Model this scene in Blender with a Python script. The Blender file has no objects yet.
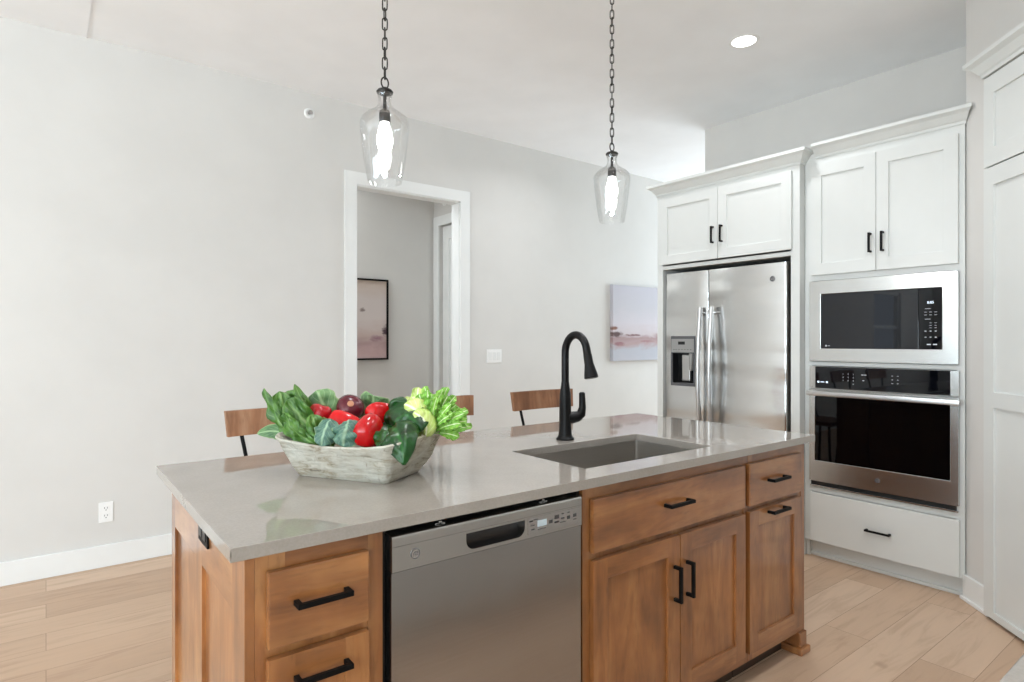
import bpy, bmesh, math, random
from mathutils import Vector, Matrix, Euler, noise
random.seed(7)
PI = math.pi
C = bpy.context.scene
COL = C.collection

# ------------------------------------------------------------------ camera
cam = bpy.data.cameras.new('camera')
camo = bpy.data.objects.new('camera', cam)
COL.objects.link(camo)
cam.sensor_width = 36.0
cam.lens = 604.8 / 1024 * 36.0
cam.clip_start = 0.02
HEAD = math.atan2(785.0, 604.8)                 # heading of the view, measured from +X towards +Y
camo.location = (0, 0, 1.31)
camo.rotation_euler = (PI / 2, 0, HEAD - PI / 2)
C.camera = camo

# ------------------------------------------------------------------ world, exposure
w = bpy.data.worlds.new('daylight')
C.world = w
w.use_nodes = True
bg = w.node_tree.nodes['Background']
bg.inputs[0].default_value = (0.80, 0.90, 1.0, 1)
bg.inputs[1].default_value = 1.3
C.view_settings.view_transform = 'Standard'
C.view_settings.look = 'None'
C.view_settings.exposure = 0.08
C.view_settings.gamma = 1.0
C.view_settings.use_curve_mapping = False
try:
    C.cycles.use_denoising = True
    C.cycles.denoiser = 'OPENIMAGEDENOISE'
    C.cycles.max_bounces = 10
    C.cycles.diffuse_bounces = 6
    C.cycles.transparent_max_bounces = 16
    C.cycles.sample_clamp_indirect = 6.0
    C.cycles.caustics_reflective = False
    C.cycles.caustics_refractive = False
except Exception:
    pass

def area(name, loc, aim, sx, sy, power, color=(1, 1, 1), shape='RECTANGLE', spread=PI):
    l = bpy.data.lights.new(name, 'AREA')
    l.shape = shape
    l.size = sx
    if shape in ('RECTANGLE', 'ELLIPSE'):
        l.size_y = sy
    l.energy = power
    l.color = color
    l.spread = spread
    o = bpy.data.objects.new(name, l)
    COL.objects.link(o)
    o.location = loc
    o.rotation_euler = Vector(aim).to_track_quat('-Z', 'Y').to_euler()
    return o

DAY = (0.77, 0.905, 1.0)
# daylight entering by the windows of the living room and of the dining nook
LIVING_WIN = [(-3.1, -1.6), (-0.9, 0.6), (1.3, 2.8)]          # along Y in the far end wall
SIDE_WIN = [(-4.9, -3.3), (-2.6, -1.0)]                       # along X in the side wall
for a, b in LIVING_WIN:
    area('window_daylight', (-5.9, (a + b) / 2, 1.55), (1, 0, 0.7), 2.1, b - a, 128, DAY)
for a, b in SIDE_WIN:
    area('window_daylight', ((a + b) / 2, -3.9, 1.55), (0, 1, 0.7), 2.1, b - a, 128, DAY)
area('window_daylight', (7.45, 3.0, 1.55), (-1, 0, 0.15), 2.2, 2.2, 95, DAY)

# ------------------------------------------------------------------ materials
MATS = {}
def srgb(r, g, b):
    f = lambda c: (c / 255 / 12.92) if c / 255 <= 0.04045 else ((c / 255 + 0.055) / 1.055) ** 2.4
    return (f(r), f(g), f(b), 1)

class NT:
    """small helper to wire node trees"""
    def __init__(s, name):
        s.m = bpy.data.materials.new(name)
        s.m.use_nodes = True
        s.t = s.m.node_tree
        s.n = s.t.nodes
        s.p = s.n['Principled BSDF']
        s.out = s.n['Material Output']
        MATS[name] = s.m
    def add(s, kind, **kw):
        x = s.n.new(kind)
        for k, v in kw.items():
            setattr(x, k, v)
        return x
    def link(s, a, b):
        s.t.links.new(a, b)
    def set(s, **kw):
        for k, v in kw.items():
            s.p.inputs[k.replace('_', ' ')].default_value = v
    def coords(s, scale=(1, 1, 1), rand=False, out='Object'):
        tc = s.add('ShaderNodeTexCoord')
        mp = s.add('ShaderNodeMapping')
        mp.inputs['Scale'].default_value = scale
        src = tc.outputs[out]
        if rand:
            oi = s.add('ShaderNodeObjectInfo')
            ml = s.add('ShaderNodeMath', operation='MULTIPLY')
            ml.inputs[1].default_value = 37.0
            s.link(oi.outputs['Random'], ml.inputs[0])
            va = s.add('ShaderNodeVectorMath', operation='ADD')
            s.link(src, va.inputs[0])
            s.link(ml.outputs[0], va.inputs[1])
            src = va.outputs[0]
        s.link(src, mp.inputs[0])
        return mp.outputs[0]
    def noise(s, vec, scale, detail=4, rough=0.55, dist=0.0):
        x = s.add('ShaderNodeTexNoise')
        x.inputs['Scale'].default_value = scale
        x.inputs['Detail'].default_value = detail
        x.inputs['Roughness'].default_value = rough
        x.inputs['Distortion'].default_value = dist
        s.link(vec, x.inputs['Vector'])
        return x.outputs['Fac']
    def ramp(s, fac, stops):
        x = s.add('ShaderNodeValToRGB')
        e = x.color_ramp.elements
        while len(e) < len(stops):
            e.new(0.5)
        for k, (p, c) in enumerate(stops):
            e[k].position = p
            e[k].color = c
        s.link(fac, x.inputs[0])
        return x.outputs[0]
    def mix(s, a, b, fac=0.5, mode='MIX'):
        x = s.add('ShaderNodeMix', data_type='RGBA', blend_type=mode)
        if hasattr(fac, 'default_value'):
            s.link(fac, x.inputs[0])
        else:
            x.inputs[0].default_value = fac
        for k, v in ((6, a), (7, b)):
            if hasattr(v, 'default_value'):
                s.link(v, x.inputs[k])
            else:
                x.inputs[k].default_value = v
        return x.outputs[2]
    def bump(s, h, strength=0.1, dist=0.01):
        x = s.add('ShaderNodeBump')
        x.inputs['Strength'].default_value = strength
        x.inputs['Distance'].default_value = dist
        s.link(h, x.inputs['Height'])
        s.link(x.outputs[0], s.p.inputs['Normal'])
    def color(s, c):
        s.link(c, s.p.inputs['Base Color'])

def plain(name, col, rough=0.5, metal=0.0, spec=None, bumpy=0.0, bscale=200):
    t = NT(name)
    v = t.coords()
    n = t.noise(v, 3.0, 3)
    c2 = tuple(min(1, x * 0.965) for x in col[:3]) + (1,)
    t.color(t.ramp(n, [(0.35, c2), (0.65, col)]))
    t.set(Roughness=rough, Metallic=metal)
    if spec is not None:
        t.p.inputs['Specular IOR Level'].default_value = spec
    if bumpy:
        t.bump(t.noise(t.coords(), bscale, 2), bumpy, 0.002)
    return t.m

plain('wall_paint', srgb(212, 210, 206), 0.75, bumpy=0.08, bscale=150)
plain('ceiling_paint', srgb(244, 245, 246), 0.85, bumpy=0.15, bscale=90)
plain('trim_paint', srgb(230, 231, 229), 0.35)
plain('cabinet_paint', srgb(216, 218, 215), 0.38)
plain('black_metal', srgb(13, 12, 12), 0.5, 0.0, 0.14)
plain('black_plastic', srgb(14, 14, 15), 0.35)
plain('bronze', srgb(12, 11, 11), 0.36, 0.0, 0.22)
plain('iron', srgb(52, 50, 48), 0.4, 0.8)
plain('white_plastic', srgb(240, 240, 238), 0.35)
plain('grey_plastic', srgb(120, 120, 120), 0.4)
plain('pocket_steel_shaded', srgb(70, 68, 67), 0.25, 0.8)  # steel darkened in its colour for the dark reflections in the pocket
plain('panel_grey', srgb(158, 158, 156), 0.35, 0.4)
plain('dark_hollow', srgb(8, 8, 8), 0.7)
plain('badge_silver', srgb(190, 190, 190), 0.25, 1.0)
plain('badge_grey', srgb(95, 95, 98), 0.4, 0.3)
plain('key_print', srgb(205, 208, 214), 0.5)
plain('key_print_dark', srgb(60, 60, 62), 0.5)
plain('screen_lcd', srgb(190, 205, 212), 0.25)
plain('toe_kick', srgb(58, 42, 30), 0.6)

def steel(name, base, rough, axis, strength=0.06, wave=(1.2, 1.2, 2.2)):
    t = NT(name)
    sc = {'H': (1.5, 1.5, 260), 'V': (260, 260, 1.2)}[axis]
    n = t.noise(t.coords(sc), 3.0, 3)
    c = tuple(x * 0.93 for x in base[:3]) + (1,)
    t.color(t.ramp(n, [(0.3, c), (0.7, base)]))
    r = t.add('ShaderNodeMapRange')
    r.inputs[3].default_value = rough - 0.05
    r.inputs[4].default_value = rough + 0.05
    t.link(n, r.inputs[0])
    t.link(r.outputs[0], t.p.inputs['Roughness'])
    t.set(Metallic=1.0)
    # very shallow waviness of the pressed sheet
    wv = t.noise(t.coords(wave), 1.6, 1)
    t.bump(wv, strength, 0.05)
    return t.m
steel('steel', srgb(192, 192, 190), 0.24, 'H', 0.06, (2.2, 2.2, 1.6))
steel('steel_fridge', srgb(216, 216, 215), 0.2, 'H', 0.9, (0.35, 0.35, 2.6))
steel('steel_handle', srgb(200, 200, 199), 0.33, 'V', 0.0)
steel('steel_warm', srgb(172, 172, 172), 0.22, 'H', 0.1, (3.0, 3.0, 0.5))
steel('sink_steel', srgb(186, 182, 176), 0.36, 'H', 0.0)

def glassy(name, col, spec=0.5, rough=0.03):
    t = NT(name)
    n = t.noise(t.coords(), 2.0)
    t.color(t.ramp(n, [(0.3, col), (0.7, col)]))
    t.set(Roughness=rough)
    t.p.inputs['Specular IOR Level'].default_value = spec
glassy('oven_glass', srgb(4, 4, 5), 0.22)
glassy('microwave_glass', srgb(6, 8, 16), 0.42)
glassy('panel_glass', srgb(7, 8, 13), 0.3)

def wood(name, axis, tones, rough=0.38, coat=1.0):
    """stained alder; axis = direction of the grain"""
    t = NT(name)
    s = {'X': (1.6, 10, 10), 'Y': (10, 1.6, 10), 'Z': (10, 10, 1.6)}[axis]
    v = t.coords(s, rand=True)
    big = t.noise(v, 0.9, 4, 0.6, 0.8)
    fine = t.noise(t.coords(tuple(x * 5 for x in s), rand=True), 1.6, 5, 0.6, 0.4)
    blot = t.noise(t.coords((3, 3, 3), rand=True), 1.7, 3, 0.6)
    a = t.ramp(big, [(0.25, tones[0]), (0.5, tones[1]), (0.75, tones[2])])
    dk = tuple(x * 0.62 for x in tones[0][:3]) + (1,)
    b = t.mix(a, dk, t.ramp(fine, [(0.52, (0, 0, 0, 1)), (0.8, (0.4, 0.4, 0.4, 1))]))
    c = t.mix(b, t.ramp(blot, [(0.32, (0.66, 0.62, 0.58, 1)), (0.66, (1.1, 1.08, 1.05, 1))]), 0.85, 'MULTIPLY')
    oi = t.add('ShaderNodeObjectInfo')
    d = t.mix(c, t.ramp(oi.outputs['Random'], [(0, (0.9, 0.88, 0.86, 1)), (1, (1.05, 1.05, 1.05, 1))]), 1.0, 'MULTIPLY')
    t.color(d)
    t.set(Roughness=rough)
    t.p.inputs['Coat Weight'].default_value = coat
    t.p.inputs['Coat Roughness'].default_value = 0.17
    t.bump(fine, 0.05, 0.003)
    return t.m
ALDER = [srgb(110, 66, 34), srgb(154, 100, 54), srgb(186, 134, 82)]
for ax in 'XYZ':
    wood('alder_' + ax, ax, ALDER)
RUST = [srgb(92, 58, 40), srgb(150, 106, 76), srgb(188, 152, 122)]
wood('reclaimed_Z', 'Z', RUST, 0.6, 0.0)
wood('reclaimed_X', 'X', RUST, 0.6, 0.0)

def quartz(name, a, b, rough):
    t = NT(name)
    n = t.noise(t.coords(), 160, 3, 0.7)
    m = t.noise(t.coords(), 6, 3, 0.6)
    t.color(t.mix(t.ramp(n, [(0.4, a), (0.6, b)]), t.ramp(m, [(0.35, a), (0.65, b)]), 0.5))
    t.set(Roughness=rough)
    t.p.inputs['Specular IOR Level'].default_value = 1.0
quartz('quartz', srgb(148, 141, 132), srgb(158, 151, 143), 0.04)

def floor_mat():
    t = NT('oak_planks')
    v = t.coords()
    br = t.add('ShaderNodeTexBrick')
    br.offset = 0.37
    br.offset_frequency = 2
    br.inputs['Scale'].default_value = 1.0
    br.inputs['Brick Width'].default_value = 1.75
    br.inputs['Row Height'].default_value = 0.19
    br.inputs['Mortar Size'].default_value = 0.0011
    br.inputs['Mortar Smooth'].default_value = 0.1
    br.inputs['Bias'].default_value = 0.0
    br.inputs['Color1'].default_value = (0, 0, 0, 1)
    br.inputs['Color2'].default_value = (1, 1, 1, 1)
    br.inputs['Mortar'].default_value = (0.5, 0.5, 0.5, 1)
    t.link(v, br.inputs['Vector'])
    tone = t.ramp(br.outputs['Color'], [(0, srgb(186, 156, 130)), (0.5, srgb(197, 168, 142)), (1, srgb(207, 180, 155))])
    # the grain shifts with each plank
    sh = t.add('ShaderNodeVectorMath', operation='MULTIPLY_ADD')
    t.link(br.outputs['Color'], sh.inputs[0])
    sh.inputs[1].default_value = (9, 5, 3)
    t.link(v, sh.inputs[2])
    mp = t.add('ShaderNodeMapping')
    mp.inputs['Scale'].default_value = (1.1, 9, 9)
    t.link(sh.outputs[0], mp.inputs[0])
    g = t.noise(mp.outputs[0], 1.6, 5, 0.6, 1.4)
    wv = t.ramp(g, [(0.3, (0.80, 0.76, 0.72, 1)), (0.5, (1, 1, 1, 1)), (0.72, (1.06, 1.05, 1.04, 1))])
    c = t.mix(tone, wv, 0.85, 'MULTIPLY')
    kn = t.noise(v, 3.1, 2, 0.5)
    c = t.mix(c, srgb(120, 86, 60), t.ramp(kn, [(0.74, (0, 0, 0, 1)), (0.80, (0.7, 0.7, 0.7, 1))]))
    c = t.mix(c, srgb(112, 84, 60), t.ramp(br.outputs['Fac'], [(0.4, (0, 0, 0, 1)), (1.0, (0.75, 0.75, 0.75, 1))]))
    t.color(c)
    t.set(Roughness=0.42)
    t.p.inputs['Specular IOR Level'].default_value = 0.4
    t.bump(g, 0.06, 0.002)
floor_mat()

def emit(name, col, strength):
    t = NT(name)
    t.p.inputs['Base Color'].default_value = col
    t.p.inputs['Emission Color'].default_value = col
    t.p.inputs['Emission Strength'].default_value = strength
emit('bulb_glow', (1.0, 0.97, 0.93, 1), 16)
emit('lens_glow', (1.0, 0.97, 0.93, 1), 5)
emit('display_glow', (0.75, 0.85, 1.0, 1), 0.9)

def clear_glass(name):
    t = NT(name)
    tr = t.add('ShaderNodeBsdfTransparent')
    tr.inputs[0].default_value = (0.995, 0.997, 0.997, 1)
    gl = t.add('ShaderNodeBsdfGlossy')
    gl.inputs['Roughness'].default_value = 0.02
    lw = t.add('ShaderNodeLayerWeight')
    lw.inputs[0].default_value = 0.28
    mr = t.add('ShaderNodeMapRange')
    mr.inputs[1].default_value = 0.0
    mr.inputs[2].default_value = 1.0
    mr.inputs[3].default_value = 0.03
    mr.inputs[4].default_value = 0.34
    t.link(lw.outputs['Fresnel'], mr.inputs[0])
    mx = t.add('ShaderNodeMixShader')
    t.link(mr.outputs[0], mx.inputs[0])
    t.link(tr.outputs[0], mx.inputs[1])
    t.link(gl.outputs[0], mx.inputs[2])
    t.link(mx.outputs[0], t.out.inputs[0])
clear_glass('clear_glass')

def leaf_mat(name, blade, dark, rib, rough=0.4, edge=None):
    """v across the leaf gives the midrib and its side veins"""
    t = NT(name)
    uv = t.add('ShaderNodeUVMap')
    sp = t.add('ShaderNodeSeparateXYZ')
    t.link(uv.outputs[0], sp.inputs[0])
    n = t.noise(t.coords((1, 1, 1), rand=True), 26, 4, 0.6)
    base = t.ramp(n, [(0.3, dark), (0.65, blade)])
    ab = t.add('ShaderNodeMath', operation='ABSOLUTE')
    t.link(sp.outputs[1], ab.inputs[0])
    # side veins: stripes leaning towards the tip
    vv = t.add('ShaderNodeMath', operation='MULTIPLY_ADD')
    t.link(ab.outputs[0], vv.inputs[0])
    vv.inputs[1].default_value = -0.35
    t.link(sp.outputs[0], vv.inputs[2])
    sn = t.add('ShaderNodeMath', operation='MULTIPLY')
    t.link(vv.outputs[0], sn.inputs[0])
    sn.inputs[1].default_value = 44.0
    si = t.add('ShaderNodeMath', operation='SINE')
    t.link(sn.outputs[0], si.inputs[0])
    base = t.mix(base, rib, t.ramp(si.outputs[0], [(0.9, (0, 0, 0, 1)), (1.0, (0.45, 0.45, 0.45, 1))]))
    base = t.mix(base, rib, t.ramp(ab.outputs[0], [(0.04, (0.9, 0.9, 0.9, 1)), (0.14, (0, 0, 0, 1))]))
    if edge:
        base = t.mix(base, edge, t.ramp(ab.outputs[0], [(0.86, (0, 0, 0, 1)), (1.0, (0.8, 0.8, 0.8, 1))]))
    t.color(base)
    t.set(Roughness=rough)
    t.bump(n, 0.3, 0.004)
leaf_mat('leaf_green', srgb(88, 132, 50), srgb(38, 84, 28), srgb(128, 160, 96))
leaf_mat('leaf_sage', srgb(108, 146, 92), srgb(66, 104, 66), srgb(160, 190, 140), 0.5, srgb(170, 195, 140))
leaf_mat('leaf_blue', srgb(86, 122, 104), srgb(52, 90, 80), srgb(150, 180, 150), 0.5, srgb(165, 190, 140))
leaf_mat('leaf_dark', srgb(16, 74, 18), srgb(6, 38, 8), srgb(30, 92, 30), 0.34)
leaf_mat('leaf_lettuce', srgb(136, 192, 62), srgb(92, 156, 40), srgb(226, 236, 190), 0.4)
leaf_mat('leaf_cabbage', srgb(204, 214, 132), srgb(166, 196, 88), srgb(240, 244, 214), 0.4)

def veg(name, a, b, rough):
    t = NT(name)
    n = t.noise(t.coords(rand=True), 14, 3)
    t.color(t.ramp(n, [(0.3, a), (0.7, b)]))
    t.set(Roughness=rough)
veg('pepper_red', srgb(164, 8, 14), srgb(206, 16, 20), 0.16)
veg('pepper_deep', srgb(128, 8, 18), srgb(176, 14, 24), 0.22)
veg('stem_green', srgb(74, 104, 44), srgb(104, 136, 62), 0.5)
veg('onion_skin', srgb(64, 14, 26), srgb(104, 26, 40), 0.25)
veg('onion_root', srgb(170, 120, 90), srgb(200, 152, 116), 0.7)
veg('stalk_white', srgb(214, 224, 180), srgb(236, 240, 214), 0.4)

def bowl_mat():
    t = NT('limed_wood')
    n = t.noise(t.coords((4, 4, 20)), 2.4, 5, 0.68, 1.6)
    m = t.noise(t.coords((8, 8, 8)), 1.4, 4, 0.6)
    k = t.noise(t.coords((26, 26, 9)), 1.5, 3, 0.6, 0.8)
    a = t.ramp(n, [(0.34, srgb(104, 88, 66)), (0.42, srgb(158, 147, 126)), (0.55, srgb(188, 181, 166)), (0.7, srgb(200, 195, 182))])
    b = t.mix(a, srgb(194, 194, 184), t.ramp(m, [(0.4, (0, 0, 0, 1)), (0.65, (0.7, 0.7, 0.7, 1))]))
    t.color(t.mix(b, srgb(120, 104, 82), t.ramp(k, [(0.62, (0, 0, 0, 1)), (0.74, (0.55, 0.55, 0.55, 1))])))
    t.set(Roughness=0.75)
    t.bump(t.mix(n, k, 0.5), 0.9, 0.012)
bowl_mat()

def art_mat(name, stops, spots, zr):
    """washy landscape: bands by height, broken up by noise, with darker smudges"""
    t = NT(name)
    tc = t.add('ShaderNodeTexCoord')
    sp = t.add('ShaderNodeSeparateXYZ')
    t.link(tc.outputs['Object'], sp.inputs[0])
    mp = t.add('ShaderNodeMapping')
    mp.inputs['Scale'].default_value = (3.5, 3.5, 9)
    t.link(tc.outputs['Object'], mp.inputs[0])
    n = t.noise(mp.outputs[0], 1.0, 6, 0.62, 0.6)
    ad = t.add('ShaderNodeMath', operation='MULTIPLY_ADD')
    t.link(n, ad.inputs[0])
    ad.inputs[1].default_value = 0.26 * zr
    t.link(sp.outputs[2], ad.inputs[2])
    mr = t.add('ShaderNodeMapRange')
    mr.inputs[1].default_value = 0.13 * zr
    mr.inputs[2].default_value = 1.13 * zr
    t.link(ad.outputs[0], mr.inputs[0])
    c = t.ramp(mr.outputs[0], stops)
    fine = t.noise(t.coords((16, 16, 40)), 1.0, 4)
    for (x, z, rx, rz, col) in spots:
        dx = t.add('ShaderNodeMath', operation='SUBTRACT'); t.link(sp.outputs[0], dx.inputs[0]); dx.inputs[1].default_value = x
        dz = t.add('ShaderNodeMath', operation='SUBTRACT'); t.link(sp.outputs[2], dz.inputs[0]); dz.inputs[1].default_value = z
        q = []
        for d, r in ((dx, rx), (dz, rz)):
            s = t.add('ShaderNodeMath', operation='DIVIDE'); t.link(d.outputs[0], s.inputs[0]); s.inputs[1].default_value = r
            p = t.add('ShaderNodeMath', operation='MULTIPLY'); t.link(s.outputs[0], p.inputs[0]); t.link(s.outputs[0], p.inputs[1])
            q.append(p.outputs[0])
        su = t.add('ShaderNodeMath', operation='ADD'); t.link(q[0], su.inputs[0]); t.link(q[1], su.inputs[1])
        wob = t.add('ShaderNodeMath', operation='MULTIPLY_ADD'); t.link(fine, wob.inputs[0]); wob.inputs[1].default_value = 1.1; t.link(su.outputs[0], wob.inputs[2])
        c = t.mix(c, col, t.ramp(wob.outputs[0], [(0.6, (0.95, 0.95, 0.95, 1)), (1.25, (0, 0, 0, 1))]))
    t.color(c)
    t.set(Roughness=0.7)
art_mat('canvas_paint', [(0.0, srgb(178, 178, 186)), (0.14, srgb(172, 174, 183)), (0.22, srgb(168, 144, 144)), (0.30, srgb(156, 130, 130)),
                         (0.36, srgb(192, 180, 182)), (0.50, srgb(196, 190, 196)), (0.7, srgb(186, 184, 190)), (1.0, srgb(182, 180, 189))],
        [(0.05, 0.27, 0.16, 0.05, srgb(74, 42, 38)), (0.30, 0.262, 0.26, 0.02, srgb(118, 84, 86)), (0.02, 0.33, 0.09, 0.035, srgb(120, 74, 56)),
         (0.1, 0.17, 0.14, 0.04, srgb(142, 98, 104)), (0.5, 0.20, 0.2, 0.025, srgb(150, 112, 116))], 0.77)
art_mat('print_paint', [(0.0, srgb(206, 184, 182)), (0.1, srgb(196, 166, 166)), (0.2, srgb(176, 150, 148)), (0.3, srgb(196, 176, 170)),
                        (0.5, srgb(208, 198, 194)), (0.75, srgb(204, 194, 190)), (1.0, srgb(196, 178, 164))],
        [(0.53, 0.27, 0.06, 0.10, srgb(60, 34, 48)), (0.44, 0.2, 0.12, 0.05, srgb(150, 116, 126)), (0.3, 0.46, 0.05, 0.04, srgb(128, 112, 108))], 0.745)

M = MATS
# ------------------------------------------------------------------ object builders
ROOT = {}
def thing(name, label, cat, loc=(0, 0, 0), rotz=0.0, group=None):
    o = bpy.data.objects.new(name, None)
    o.empty_display_size = 0.05
    COL.objects.link(o)
    o.location = loc
    o.rotation_euler = (0, 0, rotz)
    o['label'] = label
    o['category'] = cat
    if group:
        o['group'] = group
    ROOT[o.name] = Matrix.Translation(loc) @ Matrix.Rotation(rotz, 4, 'Z')
    return o

def obj(name, bm, mats, parent=None, local=False, label=None, smooth=False, origin=None):
    if not isinstance(mats, (list, tuple)):
        mats = [mats]
    bmesh.ops.recalc_face_normals(bm, faces=bm.faces[:])
    me = bpy.data.meshes.new(name)
    if parent is not None:
        root = parent
        while root.parent:
            root = root.parent
        if not local:
            bm.transform(ROOT.get(root.name, Matrix()).inverted())
    if origin is not None:
        bm.transform(Matrix.Translation(-Vector(origin)))
    bm.to_mesh(me)
    bm.free()
    for m in mats:
        me.materials.append(M[m])
    o = bpy.data.objects.new(name, me)
    COL.objects.link(o)
    if parent is not None:
        o.parent = parent
    if origin is not None:
        o.location = origin
    if label:
        o['label'] = label
    if smooth:
        me.polygons.foreach_set('use_smooth', [True] * len(me.polygons))
        try:
            me.set_sharp_from_angle(angle=math.radians(38))
        except Exception:
            pass
    return o

def tag(o, label, cat, group=None):
    o['label'] = label
    o['category'] = cat
    if group:
        o['group'] = group
    return o

def struct(name, bm, mats):
    o = obj(name, bm, mats)
    o['kind'] = 'structure'
    return o

def bmn():
    return bmesh.new()

def box(bm, x0, x1, y0, y1, z0, z1, bev=0.0, mi=0, seg=2):
    if x0 > x1: x0, x1 = x1, x0
    if y0 > y1: y0, y1 = y1, y0
    if z0 > z1: z0, z1 = z1, z0
    v = [bm.verts.new(p) for p in ((x0, y0, z0), (x1, y0, z0), (x1, y1, z0), (x0, y1, z0),
                                   (x0, y0, z1), (x1, y0, z1), (x1, y1, z1), (x0, y1, z1))]
    fs = [bm.faces.new([v[i] for i in q]) for q in ((3, 2, 1, 0), (4, 5, 6, 7), (0, 1, 5, 4), (1, 2, 6, 5), (2, 3, 7, 6), (3, 0, 4, 7))]
    for f in fs:
        f.material_index = mi
    if bev:
        es = list({e for f in fs for e in f.edges})
        r = bmesh.ops.bevel(bm, geom=es, offset=bev, segments=seg, affect='EDGES', profile=0.6)
        for f in r['faces']:
            f.material_index = mi
    return bm

def B(*a, **k):
    return box(bmn(), *a, **k)

def lathe(bm, prof, n=32, c=(0, 0, 0), M4=None, mi=0, lob=None, close=True):
    """prof: (radius, z) from bottom to top"""
    rings = []
    for r, z in prof:
        ring = []
        for k in range(n):
            a = 2 * PI * k / n
            rr = r * (lob(a, z) if lob else 1)
            p = Vector((rr * math.cos(a), rr * math.sin(a), z))
            if M4: p = M4 @ p
            ring.append(bm.verts.new(p + Vector(c)))
        rings.append(ring)
    for a, b in zip(rings[:-1], rings[1:]):
        for k in range(n):
            f = bm.faces.new((a[k], a[(k + 1) % n], b[(k + 1) % n], b[k]))
            f.material_index = mi
    if close:
        for ring in (rings[0][::-1], rings[-1]):
            f = bm.faces.new(ring)
            f.material_index = mi
    return bm

def tube(bm, pts, rads, n=12, mi=0, cap=True, square=False):
    pts = [Vector(p) for p in pts]
    if not hasattr(rads, '__len__'):
        rads = [rads] * len(pts)
    rings = []
    up = None
    for i, p in enumerate(pts):
        t = (pts[min(i + 1, len(pts) - 1)] - pts[max(i - 1, 0)]).normalized()
        if up is None:
            up = Vector((0, 0, 1)) if abs(t.z) < 0.9 else Vector((1, 0, 0))
        s = t.cross(up).normalized()
        up = s.cross(t).normalized()
        off = PI / 4 if square else 0
        ring = [bm.verts.new(p + rads[i] * (s * math.cos(2 * PI * k / n + off) + up * math.sin(2 * PI * k / n + off))) for k in range(n)]
        rings.append(ring)
    for a, b in zip(rings[:-1], rings[1:]):
        for k in range(n):
            f = bm.faces.new((a[k], a[(k + 1) % n], b[(k + 1) % n], b[k]))
            f.material_index = mi
    if cap:
        bm.faces.new(rings[0][::-1]).material_index = mi
        bm.faces.new(rings[-1]).material_index = mi
    return bm

AX = {'X': lambda a, b, d: (d, a, b), 'Y': lambda a, b, d: (a, d, b), 'Z': lambda a, b, d: (a, b, d)}
def frame(bm, ax, a0, a1, b0, b1, h, d0, d1, mats=(0, 0), bev=0.0):
    """slab a0..a1 x b0..b1 x d0..d1 with the rectangular through-hole h = (ha0, ha1, hb0, hb1);
    outer columns take mats[0], the middle column mats[1]"""
    A = [a0, h[0], h[1], a1]
    Bz = [b0, h[2], h[3], b1]
    V = {}
    for i in range(4):
        for j in range(4):
            for k, d in enumerate((d0, d1)):
                V[i, j, k] = bm.verts.new(AX[ax](A[i], Bz[j], d))
    def F(vs, m):
        f = bm.faces.new([V[v] for v in vs]); f.material_index = m
        return f
    for i in range(3):
        for j in range(3):
            if i == 1 and j == 1:
                continue
            m = mats[1] if i == 1 else mats[0]
            for k in (0, 1):
                F([(i, j, k), (i + 1, j, k), (i + 1, j + 1, k), (i, j + 1, k)], m)
    for i in range(3):
        m = mats[1] if i == 1 else mats[0]
        for j in (0, 3):
            F([(i, j, 0), (i + 1, j, 0), (i + 1, j, 1), (i, j, 1)], m)
    for j in range(3):
        for i in (0, 3):
            F([(i, j, 0), (i, j + 1, 0), (i, j + 1, 1), (i, j, 1)], mats[0])
    for j in (1, 2):
        F([(1, j, 0), (2, j, 0), (2, j, 1), (1, j, 1)], mats[1])
    for i in (1, 2):
        F([(i, 1, 0), (i, 2, 0), (i, 2, 1), (i, 1, 1)], mats[0])
    if bev:
        lo = [(i, j, k) for i in range(4) for j in range(4) for k in range(2)]
        def outer(a, b):
            (i, j, k), (p, q, r) = a, b
            on = lambda i, j: i in (0, 3) or j in (0, 3)
            if k == r:
                return (i == p and i in (0, 3)) or (j == q and j in (0, 3)) or (1 <= i <= 2 and 1 <= p <= 2 and 1 <= j <= 2 and 1 <= q <= 2)
            return i in (0, 3) and j in (0, 3)
        idx = {V[v]: v for v in lo}
        es = [e for e in bm.edges if e.verts[0] in idx and e.verts[1] in idx and outer(idx[e.verts[0]], idx[e.verts[1]])]
        bmesh.ops.bevel(bm, geom=es, offset=bev, segments=2, affect='EDGES', profile=0.6)
    return bm

def slab(bm, ax, a0, a1, b0, b1, d0, d1, bev=0.0, mi=0):
    p, q = AX[ax](a0, b0, d0), AX[ax](a1, b1, d1)
    return box(bm, p[0], q[0], p[1], q[1], p[2], q[2], bev, mi)

def shaker(bm, ax, a0, a1, b0, b1, front, out, st=0.06, rail=None, thick=0.02, mats=(0, 1), recess=0.009, panel_mat=0, bev=0.0022):
    """shaker door: frame with a recessed centre panel. out = +1/-1 is the sign of the outward normal"""
    rail = rail or st
    back = front - out * thick
    frame(bm, ax, a0, a1, b0, b1, (a0 + st, a1 - st, b0 + rail, b1 - rail), min(front, back), max(front, back), mats, bev)
    pf, pb = front - out * recess, front - out * (thick - 0.003)
    slab(bm, ax, a0 + st - 0.004, a1 - st + 0.004, b0 + rail - 0.004, b1 - rail + 0.004, min(pf, pb), max(pf, pb), 0, panel_mat)
    return bm

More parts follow.
